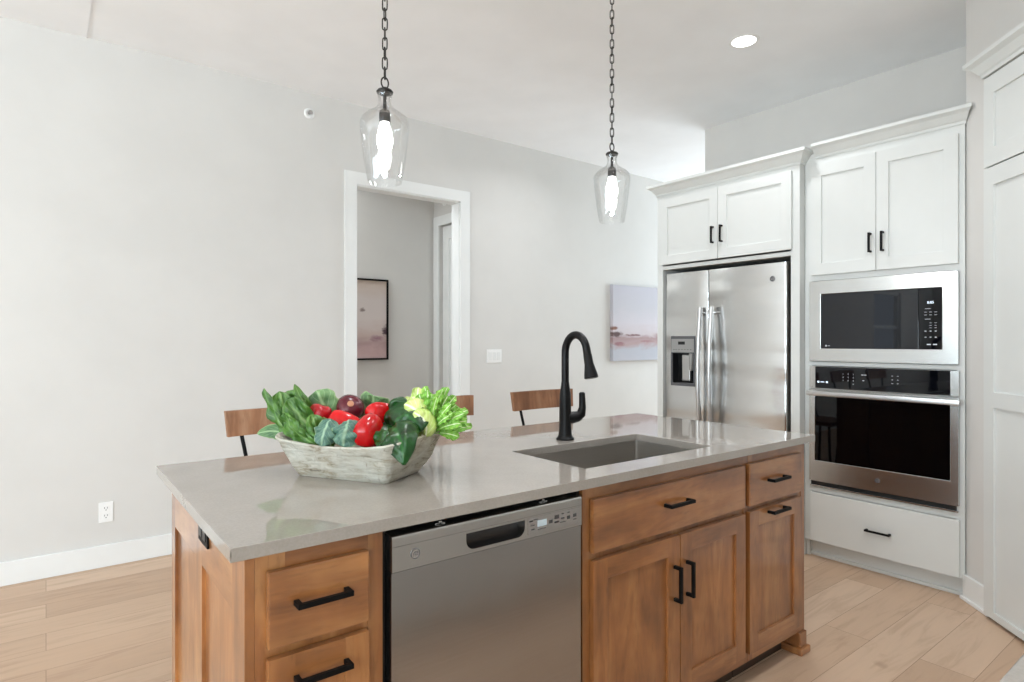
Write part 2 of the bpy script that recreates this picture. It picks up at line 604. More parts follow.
def pull(ax, a, b, front, out, length, along='a', parent=None, t=0.011, stand=0.032, local=False):
    """square bar pull centred at (a, b) on the plane 'front'"""
    bm = bmn()
    L = length / 2
    f0 = front - out * 0.0005
    f1 = front + out * stand
    def sl(a0, a1, b0, b1, d0, d1):
        slab(bm, ax, a0, a1, b0, b1, min(d0, d1), max(d0, d1), 0.0015)
    if along == 'a':
        sl(a - L, a + L, b - t / 2, b + t / 2, f1 - out * t, f1)
        for s in (-1, 1):
            c = a + s * (L - t / 2)
            sl(c - t / 2, c + t / 2, b - t / 2, b + t / 2, f0, f1 - out * t * 0.5)
    else:
        sl(a - t / 2, a + t / 2, b - L, b + L, f1 - out * t, f1)
        for s in (-1, 1):
            c = b + s * (L - t / 2)
            sl(a - t / 2, a + t / 2, c - t / 2, c + t / 2, f0, f1 - out * t * 0.5)
    return obj('handle', bm, 'black_metal', parent, local=local, label='black square bar pull')

def text_bm(s, size, depth=0.0004, italic=0.0):
    cu = bpy.data.curves.new('lettering', 'FONT')
    cu.body = s
    cu.size = size
    cu.align_x = 'CENTER'
    cu.align_y = 'CENTER'
    cu.extrude = depth
    cu.shear = italic
    o = bpy.data.objects.new('lettering', cu)
    COL.objects.link(o)
    dg = bpy.context.evaluated_depsgraph_get()
    me = bpy.data.meshes.new_from_object(o.evaluated_get(dg))
    bm = bmn()
    bm.from_mesh(me)
    bpy.data.objects.remove(o)
    bpy.data.curves.remove(cu)
    bpy.data.meshes.remove(me)
    return bm

# matrices that stand lettering up on a face looking towards -X or -Y
def face_mx(x, y, z):   # reads left to right for someone looking along +X
    return Matrix.Translation((x, y, z)) @ Matrix(((0, 0, -1, 0), (-1, 0, 0, 0), (0, 1, 0, 0), (0, 0, 0, 1)))
def face_my(x, y, z):   # looking along +Y
    return Matrix.Translation((x, y, z)) @ Matrix(((1, 0, 0, 0), (0, 0, -1, 0), (0, 1, 0, 0), (0, 0, 0, 1)))

def merge(dst, src, mx=None, mi=0):
    if mx is not None:
        src.transform(mx)
    me = bpy.data.meshes.new('tmp')
    for f in src.faces:
        f.material_index = mi
    src.to_mesh(me)
    src.free()
    dst.from_mesh(me)
    bpy.data.meshes.remove(me)
    return dst

def badge(mx, r, parent, cols=('badge_grey', 'badge_silver')):
    """round maker's badge: disc, raised ring and two joined script capitals"""
    bm = bmn()
    lathe(bm, [(r, 0), (r, 0.0012), (r * 0.9, 0.0016)], 28, M4=Matrix())
    ring = lathe(bmn(), [(r * 0.98, 0.0012), (r * 0.98, 0.0022), (r * 0.84, 0.0022), (r * 0.84, 0.0012)], 28, close=False)
    merge(bm, ring, None, 1)
    t = text_bm('GE', r * 1.0, 0.0003, 0.35)
    merge(bm, t, Matrix.Translation((0, 0, 0.0019)), 1)
    bm.transform(mx)
    return obj('badge', bm, list(cols), parent, label='small round silver badge')

# ------------------------------------------------------------------ the setting
YL = 4.23          # left wall
XK = 4.30          # kitchen wall
H = 3.05
T = 0.11
bm = bmn(); box(bm, -6.0, 7.6, -4.0, 5.4, -0.06, 0.0); struct('floor', bm, 'oak_planks')
bm = bmn()
box(bm, 0.184, 7.6, -4.0, 5.4, H, H + 0.08)
box(bm, -6.0, 0.184, -4.0, 5.4, H - 0.006, H + 0.08)
struct('ceiling', bm, 'ceiling_paint')

DX0, DX1, DZ = 1.805, 2.715, 2.465     # cased opening in the left wall
bm = bmn()
frame(bm, 'Y', -1.0, 7.6, 0, H, (DX0, DX1, 0.0005, DZ), YL, YL + T)
frame(bm, 'Y', -6.0, -1.0, 0, H, (-4.5, -3.4, 0.95, 2.15), YL, YL + T)
struct('wall_left', bm, 'wall_paint')
bm = bmn(); box(bm, XK, XK + 0.12, -0.43, 2.975, 0, H); struct('wall_kitchen', bm, 'wall_paint')
bm = bmn(); box(bm, -0.45, XK + 0.12, -0.55, -0.43, 0, H); struct('wall_back', bm, 'wall_paint')
bm = bmn(); box(bm, -0.57, -0.45, -4.0, -0.43, 0, H); struct('wall_living_return', bm, 'wall_paint')

def window_wall(name, ax, a0, a1, d0, d1, holes, z0, z1):
    bm = bmn()
    cur = a0
    for (p, q) in holes:
        slab(bm, ax, cur, p, 0, H, d0, d1)
        slab(bm, ax, p, q, 0, z0, d0, d1)
        slab(bm, ax, p, q, z1, H, d0, d1)
        cur = q
    slab(bm, ax, cur, a1, 0, H, d0, d1)
    struct(name, bm, 'wall_paint')
window_wall('wall_living_end', 'X', -4.0, YL, -6.12, -6.0, LIVING_WIN, 0.45, 2.6)
window_wall('wall_living_side', 'Y', -6.0, -0.57, -4.12, -4.0, SIDE_WIN, 0.45, 2.6)
window_wall('wall_dining_end', 'X', -0.43, YL, 7.6, 7.72, [(1.9, 4.1)], 0.3, 2.7)
bm = bmn(); box(bm, XK + 0.12, 7.6, 0.6, 0.72, 0, H); struct('wall_dining_side', bm, 'wall_paint')
nwin = 0
def window(ax, p, q, d, z0, z1):
    global nwin
    nwin += 1
    bm = bmn()
    frame(bm, ax, p + 0.001, q - 0.001, z0 + 0.001, z1 - 0.001, (p + 0.05, q - 0.05, z0 + 0.05, z1 - 0.05), d, d + 0.06)
    slab(bm, ax, p + 0.05, q - 0.05, (z0 + z1) / 2 - 0.02, (z0 + z1) / 2 + 0.02, d + 0.01, d + 0.05)
    struct('window_%d' % nwin, bm, 'trim_paint')
for p, q in LIVING_WIN: window('X', p, q, -6.09, 0.45, 2.6)
for p, q in SIDE_WIN: window('Y', p, q, -4.09, 0.45, 2.6)
window('X', 1.9, 4.1, 7.63, 0.3, 2.7)
window('Y', -4.5, -3.4, YL + 0.03, 0.95, 2.15)

# corner pantry: return wall along the oven cabinet, then the diagonal wall that holds the pantry door
CX, CY = 3.70, 1.025
PANTRY = Matrix.Translation((CX, CY, 0)) @ Matrix.Rotation(math.radians(-135), 4, 'Z')   # local +X runs along the wall, -Y is into the room
bm = bmn()
box(bm, 0, 1.17, 0.0, 0.11, 0, H)
bm.transform(PANTRY)
box(bm, CX - 1.17 * 0.7071, CX - 1.17 * 0.7071 + 0.1, -0.43, CY - 1.17 * 0.7071, 0, H)
box(bm, CX - 0.0, XK, CY - 0.10, CY - 0.002, 0, H)
struct('wall_pantry', bm, 'wall_paint')

# hallway behind the cased opening
HY, HX = 5.25, 3.06
bm = bmn(); box(bm, -1.0, HX + 0.11, HY, HY + 0.11, 0, H); struct('wall_hall', bm, 'wall_paint')
bm = bmn(); frame(bm, 'X', YL + T, HY, 0, H, (4.40, 5.14, 0.0005, 2.44), HX, HX + 0.11); struct('wall_hall_end', bm, 'wall_paint')
bm = bmn(); box(bm, -1.0, -0.9, YL + T, HY, 0, H); struct('wall_hall_start', bm, 'wall_paint')

# baseboards
def baseboard(name, parts):
    bm = bmn()
    for p in parts:
        box(bm, *p, bev=0.004)
    struct(name, bm, 'trim_paint')
BH = 0.127
baseboard('baseboard_left', [(-6.0, DX0 - 0.089, YL - 0.015, YL - 0.0002, 0, BH)])
baseboard('baseboard_left_far', [(DX1 + 0.089, 7.6, YL - 0.015, YL - 0.0002, 0, BH)])
baseboard('baseboard_hall', [(-0.9, HX, HY - 0.015, HY - 0.0002, 0, BH)])
bm = bmn()
box(bm, -0.004, 0.205, -0.015, -0.0002, 0, BH, 0.004)
box(bm, -0.012, 0.205, -0.026, -0.0002, 0, 0.018, 0.004)
bm.transform(PANTRY)
struct('baseboard_pantry', bm, 'trim_paint')

# casing and jamb of the opening
bm = bmn()
cw = 0.089
box(bm, DX0 - cw, DX0 + 0.004, YL - 0.018, YL - 0.0002, 0, DZ + cw, 0.003)
box(bm, DX1 - 0.004, DX1 + cw, YL - 0.018, YL - 0.0002, 0, DZ + cw, 0.003)
box(bm, DX0 - cw + 0.001, DX1 + cw - 0.001, YL - 0.0175, YL - 0.0002, DZ - 0.004, DZ + cw - 0.001, 0.003)
struct('trim_1', bm, 'trim_paint')
bm = bmn()
box(bm, DX0 - 0.001, DX0 + 0.012, YL - 0.001, YL + T + 0.001, 0.001, DZ)
box(bm, DX1 - 0.012, DX1 + 0.001, YL - 0.001, YL + T + 0.001, 0.001, DZ)
box(bm, DX0, DX1, YL - 0.001, YL + T + 0.001, DZ - 0.012, DZ + 0.001)
struct('trim_2', bm, 'trim_paint')

# door at the end of the hall, with its casing
bm = bmn()
shaker(bm, 'X', 4.412, 5.128, 0.012, 2.43, HX + 0.03, -1, 0.11, 0.13, 0.04, (0, 0), 0.012)
struct('door_1', bm, 'trim_paint')
bm = bmn()
for a, b in ((4.345, 4.404), (5.136, 5.225)):
    box(bm, HX - 0.018, HX - 0.0002, a, b, 0, 2.53, 0.003)
box(bm, HX - 0.0175, HX - 0.0002, 4.345, 5.224, 2.436, 2.529, 0.003)
struct('trim_3', bm, 'trim_paint')

# ------------------------------------------------------------------ island
FY = 1.275           # face frame plane of the island, looks towards -Y
BY = 1.90            # back of the boxes
TOPZ = 0.886
WM = ['alder_Z', 'alder_X', 'toe_kick']
def island_box(name, label, x0, x1, bays, cat='cabinet'):
    """cabinet box with face frame; bays = openings (x0, x1, z0, z1) that fronts cover"""
    t = thing(name, label, cat, ((x0 + x1) / 2, (FY + BY) / 2, 0), group='island cabinets')
    return t

def body(t, x0, x1, left_st, right_st, front_rail=0.05, z0=0.09, ytoe=1.34):
    bm = bmn()
    # face frame and carcass behind it
    frame(bm, 'Y', x0, x1, z0, TOPZ - 0.001, (x0 + left_st, x1 - right_st, z0 + 0.03, TOPZ - 0.05), FY, FY + 0.02, (0, 1), 0.001)
    box(bm, x0 + left_st - 0.004, x1 - right_st + 0.004, FY + 0.003, FY + 0.0199, z0 + 0.026, TOPZ - 0.046, 0, 0)
    box(bm, x0, x1, FY + 0.02, BY, z0, 0.66, 0, 0)
    box(bm, x0, x0 + 0.018, FY + 0.02, BY, 0.66, TOPZ - 0.001, 0, 0)
    box(bm, x1 - 0.018, x1, FY + 0.02, BY, 0.66, TOPZ - 0.001, 0, 0)
    o = obj('cabinet_body', bm, WM, t)
    bm = bmn(); box(bm, x0 + 0.002, x1 - 0.002, ytoe, ytoe + 0.02, 0, z0, 0, 2)
    obj('toe_board', bm, WM, t)
    return o
FF = FY - 0.019      # plane of door and drawer fronts
KF = FF / FY
def fx_(x): return x * KF
def fz_(z): return 1.31 - (1.31 - z) * KF

def drawer_front(t, x0, x1, z0, z1, name='drawer'):
    x0, x1, z0, z1 = fx_(x0), fx_(x1), fz_(z0), fz_(z1)
    bm = bmn(); box(bm, x0, x1, FF, FY - 0.0004, z0, z1, 0.004, 1)
    return obj(name, bm, WM, t)
def wood_door(t, x0, x1, z0, z1, name='door', st=0.062):
    x0, x1, z0, z1 = fx_(x0), fx_(x1), fz_(z0), fz_(z1)
    bm = bmn(); shaker(bm, 'Y', x0, x1, z0, z1, FF, -1, st, st, FY - 0.0004 - FF, (0, 1), 0.009, 0)
    return obj(name, bm, WM, t)

# drawer unit at the near end
t = island_box('drawer_cabinet', 'stained wood cabinet with stacked drawers left of the dishwasher', 0.3312, 0.609, None)
body(t, 0.3312, 0.609, 0.06, 0.036)
d = drawer_front(t, 0.357, 0.577, 0.679, 0.838)
pull('Y', 0.461, 0.773, FF, -1, 0.118, 'a', d)
d = wood_door(t, 0.357, 0.577, 0.40, 0.658, 'drawer', 0.055)
pull('Y', 0.461, 0.618, FF, -1, 0.118, 'a', d)
d = wood_door(t, 0.357, 0.577, 0.115, 0.38, 'drawer', 0.055)
pull('Y', 0.461, 0.34, FF, -1, 0.118, 'a', d)

# sink base
t = island_box('sink_cabinet', 'wide stained wood cabinet with two paired doors beneath the sink', 1.242, 2.114, None)
body(t, 1.242, 2.114, 0.05, 0.03)
d = drawer_front(t, 1.288, 2.100, 0.676, 0.838, 'false_drawer_front')
pull('Y', 1.655, 0.775, FF, -1, 0.128, 'a', d)
d = wood_door(t, 1.288, 1.700, 0.110, 0.653)
pull('Y', 1.646, 0.510, FF, -1, 0.118, 'b', d)
d = wood_door(t, 1.704, 2.100, 0.110, 0.653)
pull('Y', 1.712, 0.512, FF, -1, 0.118, 'b', d)

# narrow unit at the far end, with the furniture foot
t = island_box('pull_out_cabinet', 'narrow stained wood cabinet with top drawer at the far island end', 2.116, 2.545, None)
body(t, 2.116, 2.545, 0.03, 0.03)
d = drawer_front(t, 2.130, 2.526, 0.676, 0.839)
pull('Y', 2.283, 0.770, FF, -1, 0.125, 'a', d)
d = wood_door(t, 2.130, 2.526, 0.110, 0.655)
pull('Y', 2.283, 0.646, FF, -1, 0.125, 'a', d)
bm = bmn()
box(bm, 2.490, 2.544, FY - 0.012, FY + 0.06, 0.03, 0.0898, 0.004, 0)
box(bm, 2.478, 2.556, FY - 0.024, FY + 0.072, 0.0, 0.03, 0.007, 1)
obj('foot', bm, WM, t)

# panelled end wall of the island
t = thing('island_end_panel', 'stained wood panelled island end facing the open room', 'panel', (0.322, 1.71, 0))
bm = bmn()
EX0, EX1 = 0.312, 0.331
ys = [1.275, 1.375, 1.69, 1.785, 2.09, 2.15]
for a, b in ((ys[0], ys[1]), (ys[2], ys[3]), (ys[4], ys[5])):
    box(bm, EX0, EX1, a, b, 0.0, TOPZ - 0.001, 0.0006, 0)
for a, b in ((ys[1], ys[2]), (ys[3], ys[4])):
    box(bm, EX0, EX1, a - 0.002, b + 0.002, 0.742, TOPZ - 0.002, 0.0016, 1)
    box(bm, EX0, EX1, a - 0.002, b + 0.002, 0.0, 0.16, 0.0016, 1)
    box(bm, EX0 + 0.009, EX1 - 0.002, a - 0.002, b + 0.002, 0.158, 0.744, 0, 0)
obj('panel_frame', bm, ['alder_Z', 'alder_Y'], t)
# back panels of the island, under the overhang
t = thing('island_back_panel', 'stained wood panel closing the stool side of the island', 'panel', (1.44, 1.92, 0))
bm = bmn(); frame(bm, 'Y', 0.333, 2.545, 0.0, TOPZ - 0.001, (0.45, 2.42, 0.14, 0.76), BY + 0.001, BY + 0.02, (0, 1), 0.001)
box(bm, 0.446, 2.424, BY + 0.003, BY + 0.012, 0.136, 0.764)
obj('panel_frame', bm, WM, t)
t = thing('island_side_panel', 'stained wood panel at the far island end facing the fridge', 'panel', (2.55, 2.03, 0))
bm = bmn(); box(bm, 2.526, 2.545, 1.922, 2.15, 0.0, TOPZ - 0.001, 0.0015, 0); obj('panel_frame', bm, WM, t)

# outlet in the island end, under the worktop edge
t = thing('island_outlet', 'black power outlet in the wooden island end under the worktop', 'outlet', (0.311, 1.65, 0.82))
bm = bmn(); box(bm, 0.3065, 0.3118, 1.600, 1.705, 0.808, 0.872, 0.0015); obj('cover_plate', bm, 'black_metal', t)
for y in (1.630, 1.672):
    bm = bmn(); box(bm, 0.3045, 0.307, y - 0.016, y + 0.016, 0.822, 0.858, 0.001)
    r = obj('receptacle', bm, 'black_plastic', t)
    bm = bmn()
    for q in (-0.006, 0.006):
        box(bm, 0.304, 0.3047, y + q - 0.0014, y + q + 0.0014, 0.838, 0.848)
    obj('slots', bm, 'grey_plastic', r)

# worktop with the sink cut-out
SX0, SX1, SY0, SY1 = 1.325, 1.995, 1.347, 1.722
bm = bmn()
frame(bm, 'Z', 0.278, 2.570, 1.240, 2.212, (SX0, SX1, SY0, SY1), TOPZ, 0.914, (0, 0), 0.002)
top = obj('island_worktop', bm, 'quartz', None, origin=(1.42, 1.726, 0.9))
tag(top, 'polished greige stone worktop covering the wooden island', 'worktop')

# undermount sink
t = thing('kitchen_sink', 'rectangular steel undermount sink in the island worktop', 'sink', (1.66, 1.535, 0.68))
bm = bmn()
z0, z1 = 0.675, TOPZ - 0.001
o = 0.006
outer = [(SX0 - o, SY0 - o), (SX1 + o, SY0 - o), (SX1 + o, SY1 + o), (SX0 - o, SY1 + o)]
def rrect(x0, x1, y0, y1, r, z, n=5):
    p = []
    for (cx, cy, a0) in ((x1 - r, y1 - r, 0), (x0 + r, y1 - r, 90), (x0 + r, y0 + r, 180), (x1 - r, y0 + r, 270)):
        for k in range(n + 1):
            a = math.radians(a0 + 90 * k / n)
            p.append(Vector((cx + r * math.cos(a), cy + r * math.sin(a), z)))
    return p
def loft(bm, rings, close_last=True, close_first=False, mi=0):
    R = [[bm.verts.new(p) for p in r] for r in rings]
    for a, b in zip(R[:-1], R[1:]):
        n = len(a)
        for k in range(n):
            bm.faces.new((a[k], a[(k + 1) % n], b[(k + 1) % n], b[k])).material_index = mi
    if close_last: bm.faces.new(R[-1]).material_index = mi
    if close_first: bm.faces.new(R[0][::-1]).material_index = mi
    return bm
loft(bm, [rrect(SX0 - 0.025, SX1 + 0.025, SY0 - 0.025, SY1 + 0.025, 0.02, z1 - 0.003),
          rrect(SX0 - 0.025, SX1 + 0.025, SY0 - 0.025, SY1 + 0.025, 0.02, z1),
          rrect(SX0 - o, SX1 + o, SY0 - o, SY1 + o, 0.012, z1),
          rrect(SX0 - o, SX1 + o, SY0 - o, SY1 + o, 0.012, z0 + 0.03),
          rrect(SX0 + 0.02, SX1 - 0.02, SY0 + 0.02, SY1 - 0.02, 0.012, z0 + 0.004),
          rrect(1.62, 1.70, 1.50, 1.58, 0.039, z0)])
obj('basin', bm, 'sink_steel', t, smooth=True)
bm = bmn(); lathe(bm, [(0.042, 0.0), (0.045, 0.004), (0.03, 0.005), (0.028, 0.002)], 24, (1.66, 1.54, z0 + 0.001)); obj('drain', bm, 'steel', t, smooth=True)

# faucet
fx, fy, fz = 1.653, 1.795, 0.914
t = thing('kitchen_faucet', 'tall black gooseneck faucet behind the island sink', 'faucet', (fx, fy, fz))
bm = bmn(); lathe(bm, [(0.036, 0.0), (0.036, 0.006), (0.030, 0.012), (0.0285, 0.018)], 32, (fx, fy, fz)); obj('base_flange', bm, 'bronze', t, smooth=True)
bm = bmn(); lathe(bm, [(0.0275, 0.014), (0.0245, 0.05), (0.0235, 0.15), (0.022, 0.185), (0.0165, 0.222), (0.0160, 0.23)], 32, (fx, fy, fz)); obj('faucet_body', bm, 'bronze', t, smooth=True)
path = [(fx, fy, fz + 0.21), (fx, fy, fz + 0.27), (fx, fy, fz + 0.32)]
dirx, diry = 0.06, -0.998
R0 = 0.058
for k in range(1, 25):
    a = PI - math.radians(166) * k / 24
    q = R0 + R0 * math.cos(a)
    path.append((fx + dirx * q, fy + diry * q, fz + 0.347 + R0 * 1.26 * math.sin(a)))
bm = bmn(); tube(bm, path, [0.0152] * len(path), 20); obj('spout', bm, 'bronze', t, smooth=True)
e = Vector(path[-1]); dd = Vector((dirx * 0.22, diry * 0.22, -0.97)).normalized()
bm = bmn(); tube(bm, [e - dd * 0.004, e + dd * 0.02, e + dd * 0.023, e + dd * 0.06, e + dd * 0.098, e + dd * 0.112, e + dd * 0.115],
                 [0.0154, 0.0158, 0.0166, 0.0180, 0.0255, 0.0275, 0.024], 24); obj('spray_head', bm, 'bronze', t, smooth=True)
bm = bmn(); bb = (fx, fy, fz + 0.088)
lv = Vector((0.86, -0.5, 0)).normalized()
p0 = Vector(bb)
tube(bm, [p0 + lv * 0.012, p0 + lv * 0.03, p0 + lv * 0.05 + Vector((0, 0, 0.004)), p0 + lv * 0.066 + Vector((0, 0, 0.016)), p0 + lv * 0.071 + Vector((0, 0, 0.04)),
          p0 + lv * 0.070 + Vector((0, 0, 0.075)), p0 + lv * 0.069 + Vector((0, 0, 0.098)), p0 + lv * 0.069 + Vector((0, 0, 0.102))],
     [0.024, 0.0245, 0.0225, 0.019, 0.0145, 0.013, 0.0125, 0.007], 16)
obj('lever', bm, 'bronze', t, smooth=True)

# ------------------------------------------------------------------ dishwasher
t = thing('dishwasher', 'stainless steel dishwasher built into the wooden island', 'dishwasher', (0.93, 1.58, 0))
bm = bmn(); box(bm, 0.632, 1.222, FY + 0.031, BY - 0.01, 0.02, 0.858, 0, 0)
obj('tub', bm, 'black_plastic', t)
bm = bmn(); box(bm, 0.66, 1.2, FY + 0.09, FY + 0.11, 0.0, 0.098); obj('toe_board', bm, 'black_plastic', t)
DF = FY - 0.020
D0, D1 = 0.6215, 1.2165
bm = bmn(); box(bm, D0, D1, DF, FY + 0.03, 0.10, 0.781, 0.001); obj('door_panel', bm, 'steel_warm', t, label='warm grey brushed steel lower panel')
bm = bmn()
# control band with the pocket handle: rounded shoulder on top
ph = (0.822, 1.008, 0.792, 0.834)
frame(bm, 'Y', D0, D1, 0.783, 0.840, ph, DF - 0.003, FY + 0.03, (0, 0), 0.0)
cb = obj('control_band', bm, 'steel', t)
bm = bmn()
prof = [(DF - 0.003, 0.8405), (DF - 0.003, 0.8595), (DF - 0.0005, 0.8635), (DF + 0.006, 0.865), (FY + 0.03, 0.865), (FY + 0.03, 0.8405)]
L = [bm.verts.new((D0, y, z)) for y, z in prof]; Rr = [bm.verts.new((D1, y, z)) for y, z in prof]
for k in range(len(prof)):
    q = (k + 1) % len(prof)
    bm.faces.new((L[k], L[q], Rr[q], Rr[k]))
bm.faces.new(L); bm.faces.new(Rr[::-1])
obj('top_shoulder', bm, 'steel', t)
# pocket: a scooped tray behind the opening, with rounded lower corners in front of it
bm = bmn()
n = 8
pts = [(DF - 0.003, ph[2])] + [(DF + 0.002 + 0.034 * math.sin(PI / 2 * k / n), ph[2] + 0.052 * (1 - math.cos(PI / 2 * k / n))) for k in range(n + 1)]
L = [bm.verts.new((ph[0], y, z)) for y, z in pts]; Rr = [bm.verts.new((ph[1], y, z)) for y, z in pts]
for k in range(len(pts) - 1):
    bm.faces.new((L[k], L[k + 1], Rr[k + 1], Rr[k]))
obj('handle_pocket', bm, 'pocket_steel_shaded', cb, smooth=True, label='scooped steel pocket handle with dark reflection painted in')
for sx, xx in ((1, ph[0]), (-1, ph[1])):
    bm = bmn()
    r = 0.024
    vs0 = [(xx, ph[2])] + [(xx + sx * (r - r * math.cos(PI / 2 * k / 6)), ph[2] + r - r * math.sin(PI / 2 * k / 6)) for k in range(7)]
    A = [bm.verts.new((x, DF - 0.003, z)) for x, z in vs0]; A2 = [bm.verts.new((x, DF + 0.03, z)) for x, z in vs0]
    bm.faces.new(A); bm.faces.new(A2[::-1])
    for k in range(len(vs0)):
        q = (k + 1) % len(vs0)
        bm.faces.new((A[k], A2[k], A2[q], A[q]))
    obj('pocket_corner', bm, 'steel', cb)
# printed control field on the right
bm = bmn(); box(bm, 1.018, 1.209, DF - 0.0036, DF - 0.0029, 0.792, 0.836, 0.0); kp = obj('control_panel', bm, 'badge_silver', cb, label='printed control field with little grey keys')
bm = bmn(); box(bm, 1.051, 1.084, DF - 0.0044, DF - 0.0034, 0.808, 0.825); obj('display', bm, 'screen_lcd', cb)
bm = bmn()
yk = DF - 0.0042
def dash(x, z, wd, hg=0.0024):
    x -= 0.017; z += 0.008
    box(bm, x - wd / 2, x + wd / 2, yk, DF - 0.0034, z - hg / 2, z + hg / 2)
for x, z, wd, hg in ((1.046, 0.819, 0.012, 0.003), (1.062, 0.821, 0.014, 0.002), (1.052, 0.807, 0.014, 0.002), (1.052, 0.796, 0.012, 0.0016), (1.084, 0.793, 0.028, 0.002),
                     (1.116, 0.806, 0.012, 0.009), (1.138, 0.815, 0.016, 0.010), (1.138, 0.801, 0.016, 0.005), (1.160, 0.82, 0.008, 0.002), (1.160, 0.808, 0.012, 0.004),
                     (1.160, 0.797, 0.02, 0.0016), (1.182, 0.82, 0.010, 0.002), (1.182, 0.806, 0.010, 0.009), (1.206, 0.808, 0.012, 0.009), (1.206, 0.797, 0.012, 0.002)):
    dash(x, z, wd, hg)
obj('printed_keys', bm, 'key_print_dark', cb)
badge(face_my(0.680, DF - 0.003, 0.816), 0.0125, cb, ('badge_silver', 'badge_grey'))
for x in (0.76, 1.09):
    bm = bmn(); box(bm, x - 0.014, x + 0.014, FY - 0.002, FY + 0.06, 0.8655, 0.8675); box(bm, x - 0.004, x + 0.004, FY - 0.002, FY + 0.001, 0.866, 0.872); obj('mounting_bracket', bm, 'steel', t)
bm = bmn(); box(bm, 0.6095, 0.6205, FY + 0.012, BY - 0.02, 0.09, TOPZ - 0.002); box(bm, 1.2275, 1.241, FY + 0.012, BY - 0.02, 0.09, TOPZ - 0.002)  # black strips put in for the shade of the gaps beside the dishwasher
box(bm, 0.6256, 1.2344, FY + 0.062, FY + 0.07, 0.866, TOPZ - 0.002)
obj('gap_shade_strip', bm, 'dark_hollow', t, label='black strip standing in for the shade of the gap')

# ------------------------------------------------------------------ oven tower
OX = 3.69
OY0, OY1 = 1.027, 1.842
CW = ['cabinet_paint']
t = thing('oven_cabinet', 'tall white cabinet housing the microwave and wall oven', 'cabinet', (4.0, 1.43, 0))
bm = bmn()
# face frame with openings: doors above, microwave, oven, drawer
box(bm, OX, OX + 0.02, OY0, OY0 + 0.035, 0.10, 2.42)
box(bm, OX, OX + 0.02, OY1 - 0.04, OY1, 0.10, 2.42)
for z0, z1 in ((2.36, 2.42), (1.672, 1.72), (1.162, 1.186), (0.40, 0.432), (0.10, 0.13)):
    box(bm, OX + 0.0002, OX + 0.0198, OY0 + 0.035, OY1 - 0.04, z0, z1)
box(bm, OX + 0.02, XK - 0.005, OY0, OY0 + 0.019, 0.0, 2.42)
box(bm, OX + 0.02, XK - 0.005, OY1 - 0.019, OY1, 0.0, 2.42)
box(bm, OX + 0.02, XK - 0.005, OY0 + 0.019, OY1 - 0.019, 2.40, 2.42)
box(bm, OX + 0.02, XK - 0.005, OY0 + 0.019, OY1 - 0.019, 1.675, 1.695)
box(bm, OX + 0.02, XK - 0.005, OY0 + 0.019, OY1 - 0.019, 0.405, 0.425)
box(bm, XK - 0.02, XK - 0.006, OY0 + 0.019, OY1 - 0.019, 0.43, 2.40)
obj('cabinet_body', bm, CW, t)
bm = bmn(); box(bm, OX + 0.05, OX + 0.07, OY0, OY1, 0, 0.0995); box(bm, OX + 0.034, OX + 0.05, OY0, OY1, 0, 0.020, 0.005); obj('toe_board', bm, CW, t)
ODF = OX - 0.020
for a0, a1, ph_ in ((1.435 + 0.0015, 1.797, 1.462), (1.052, 1.435 - 0.0015, 1.398)):
    bm = bmn(); shaker(bm, 'X', a0, a1, 1.706, 2.368, ODF, -1, 0.062, 0.07, 0.0196, (0, 0), 0.009)
    d = obj('door', bm, CW, t)
    pull('X', ph_, 1.862, ODF, -1, 0.11, 'b', d)
bm = bmn(); box(bm, ODF, OX - 0.0004, 1.046, 1.802, 0.106, 0.398, 0.003); d = obj('drawer', bm, CW, t)
pull('X', 1.422, 0.246, ODF, -1, 0.128, 'a', d)

def crown(t, x0, y0, y1, zb, zt, out, back, label=None):
    """crown moulding round the front and both ends of a cabinet that looks towards -X"""
    h = zt - zb
    prof = [(0.0008, 0.0), (0.006, 0.0), (0.008, h * 0.18), (0.016, h * 0.26), (out * 0.62, h * 0.62), (out * 0.9, h * 0.74), (out, h * 0.78), (out, h), (0.0008, h)]
    bm = bmn()
    rings = []
    for o, dz in prof:
        rings.append([bm.verts.new(p) for p in ((back, y1 + o, zb + dz), (x0 - o, y1 + o, zb + dz), (x0 - o, y0 - o, zb + dz), (OX - 0.0006, y0 - o, zb + dz))])
    for a, b in zip(rings, rings[1:] + rings[:1]):
        for k in range(3):
            bm.faces.new((a[k], a[k + 1], b[k + 1], b[k]))
    bm.faces.new([r[0] for r in rings]); bm.faces.new([r[3] for r in rings][::-1])
    return obj('crown_moulding', bm, CW, t)
def crown_front(t, x0, y0, y1, zb, zt, out):
    h = zt - zb
    prof = [(-0.001, 0.0), (0.006, 0.0), (0.008, h * 0.18), (0.016, h * 0.26), (out * 0.62, h * 0.62), (out * 0.9, h * 0.74), (out, h * 0.78), (out, h), (-0.02, h)]
    bm = bmn()
    A = [bm.verts.new((x0 - o, y1, zb + dz)) for o, dz in prof]
    Bv = [bm.verts.new((x0 - o, y0 - max(o, 0) * 0.7, zb + dz)) for o, dz in prof]
    n = len(prof)
    for k in range(n):
        bm.faces.new((A[k], A[(k + 1) % n], Bv[(k + 1) % n], Bv[k]))
    bm.faces.new(A); bm.faces.new(Bv[::-1])
    return obj('crown_moulding', bm, CW, t)
crown_front(t, OX, OY0 - 0.002, OY1 - 0.062, 2.412, 2.492, 0.058)

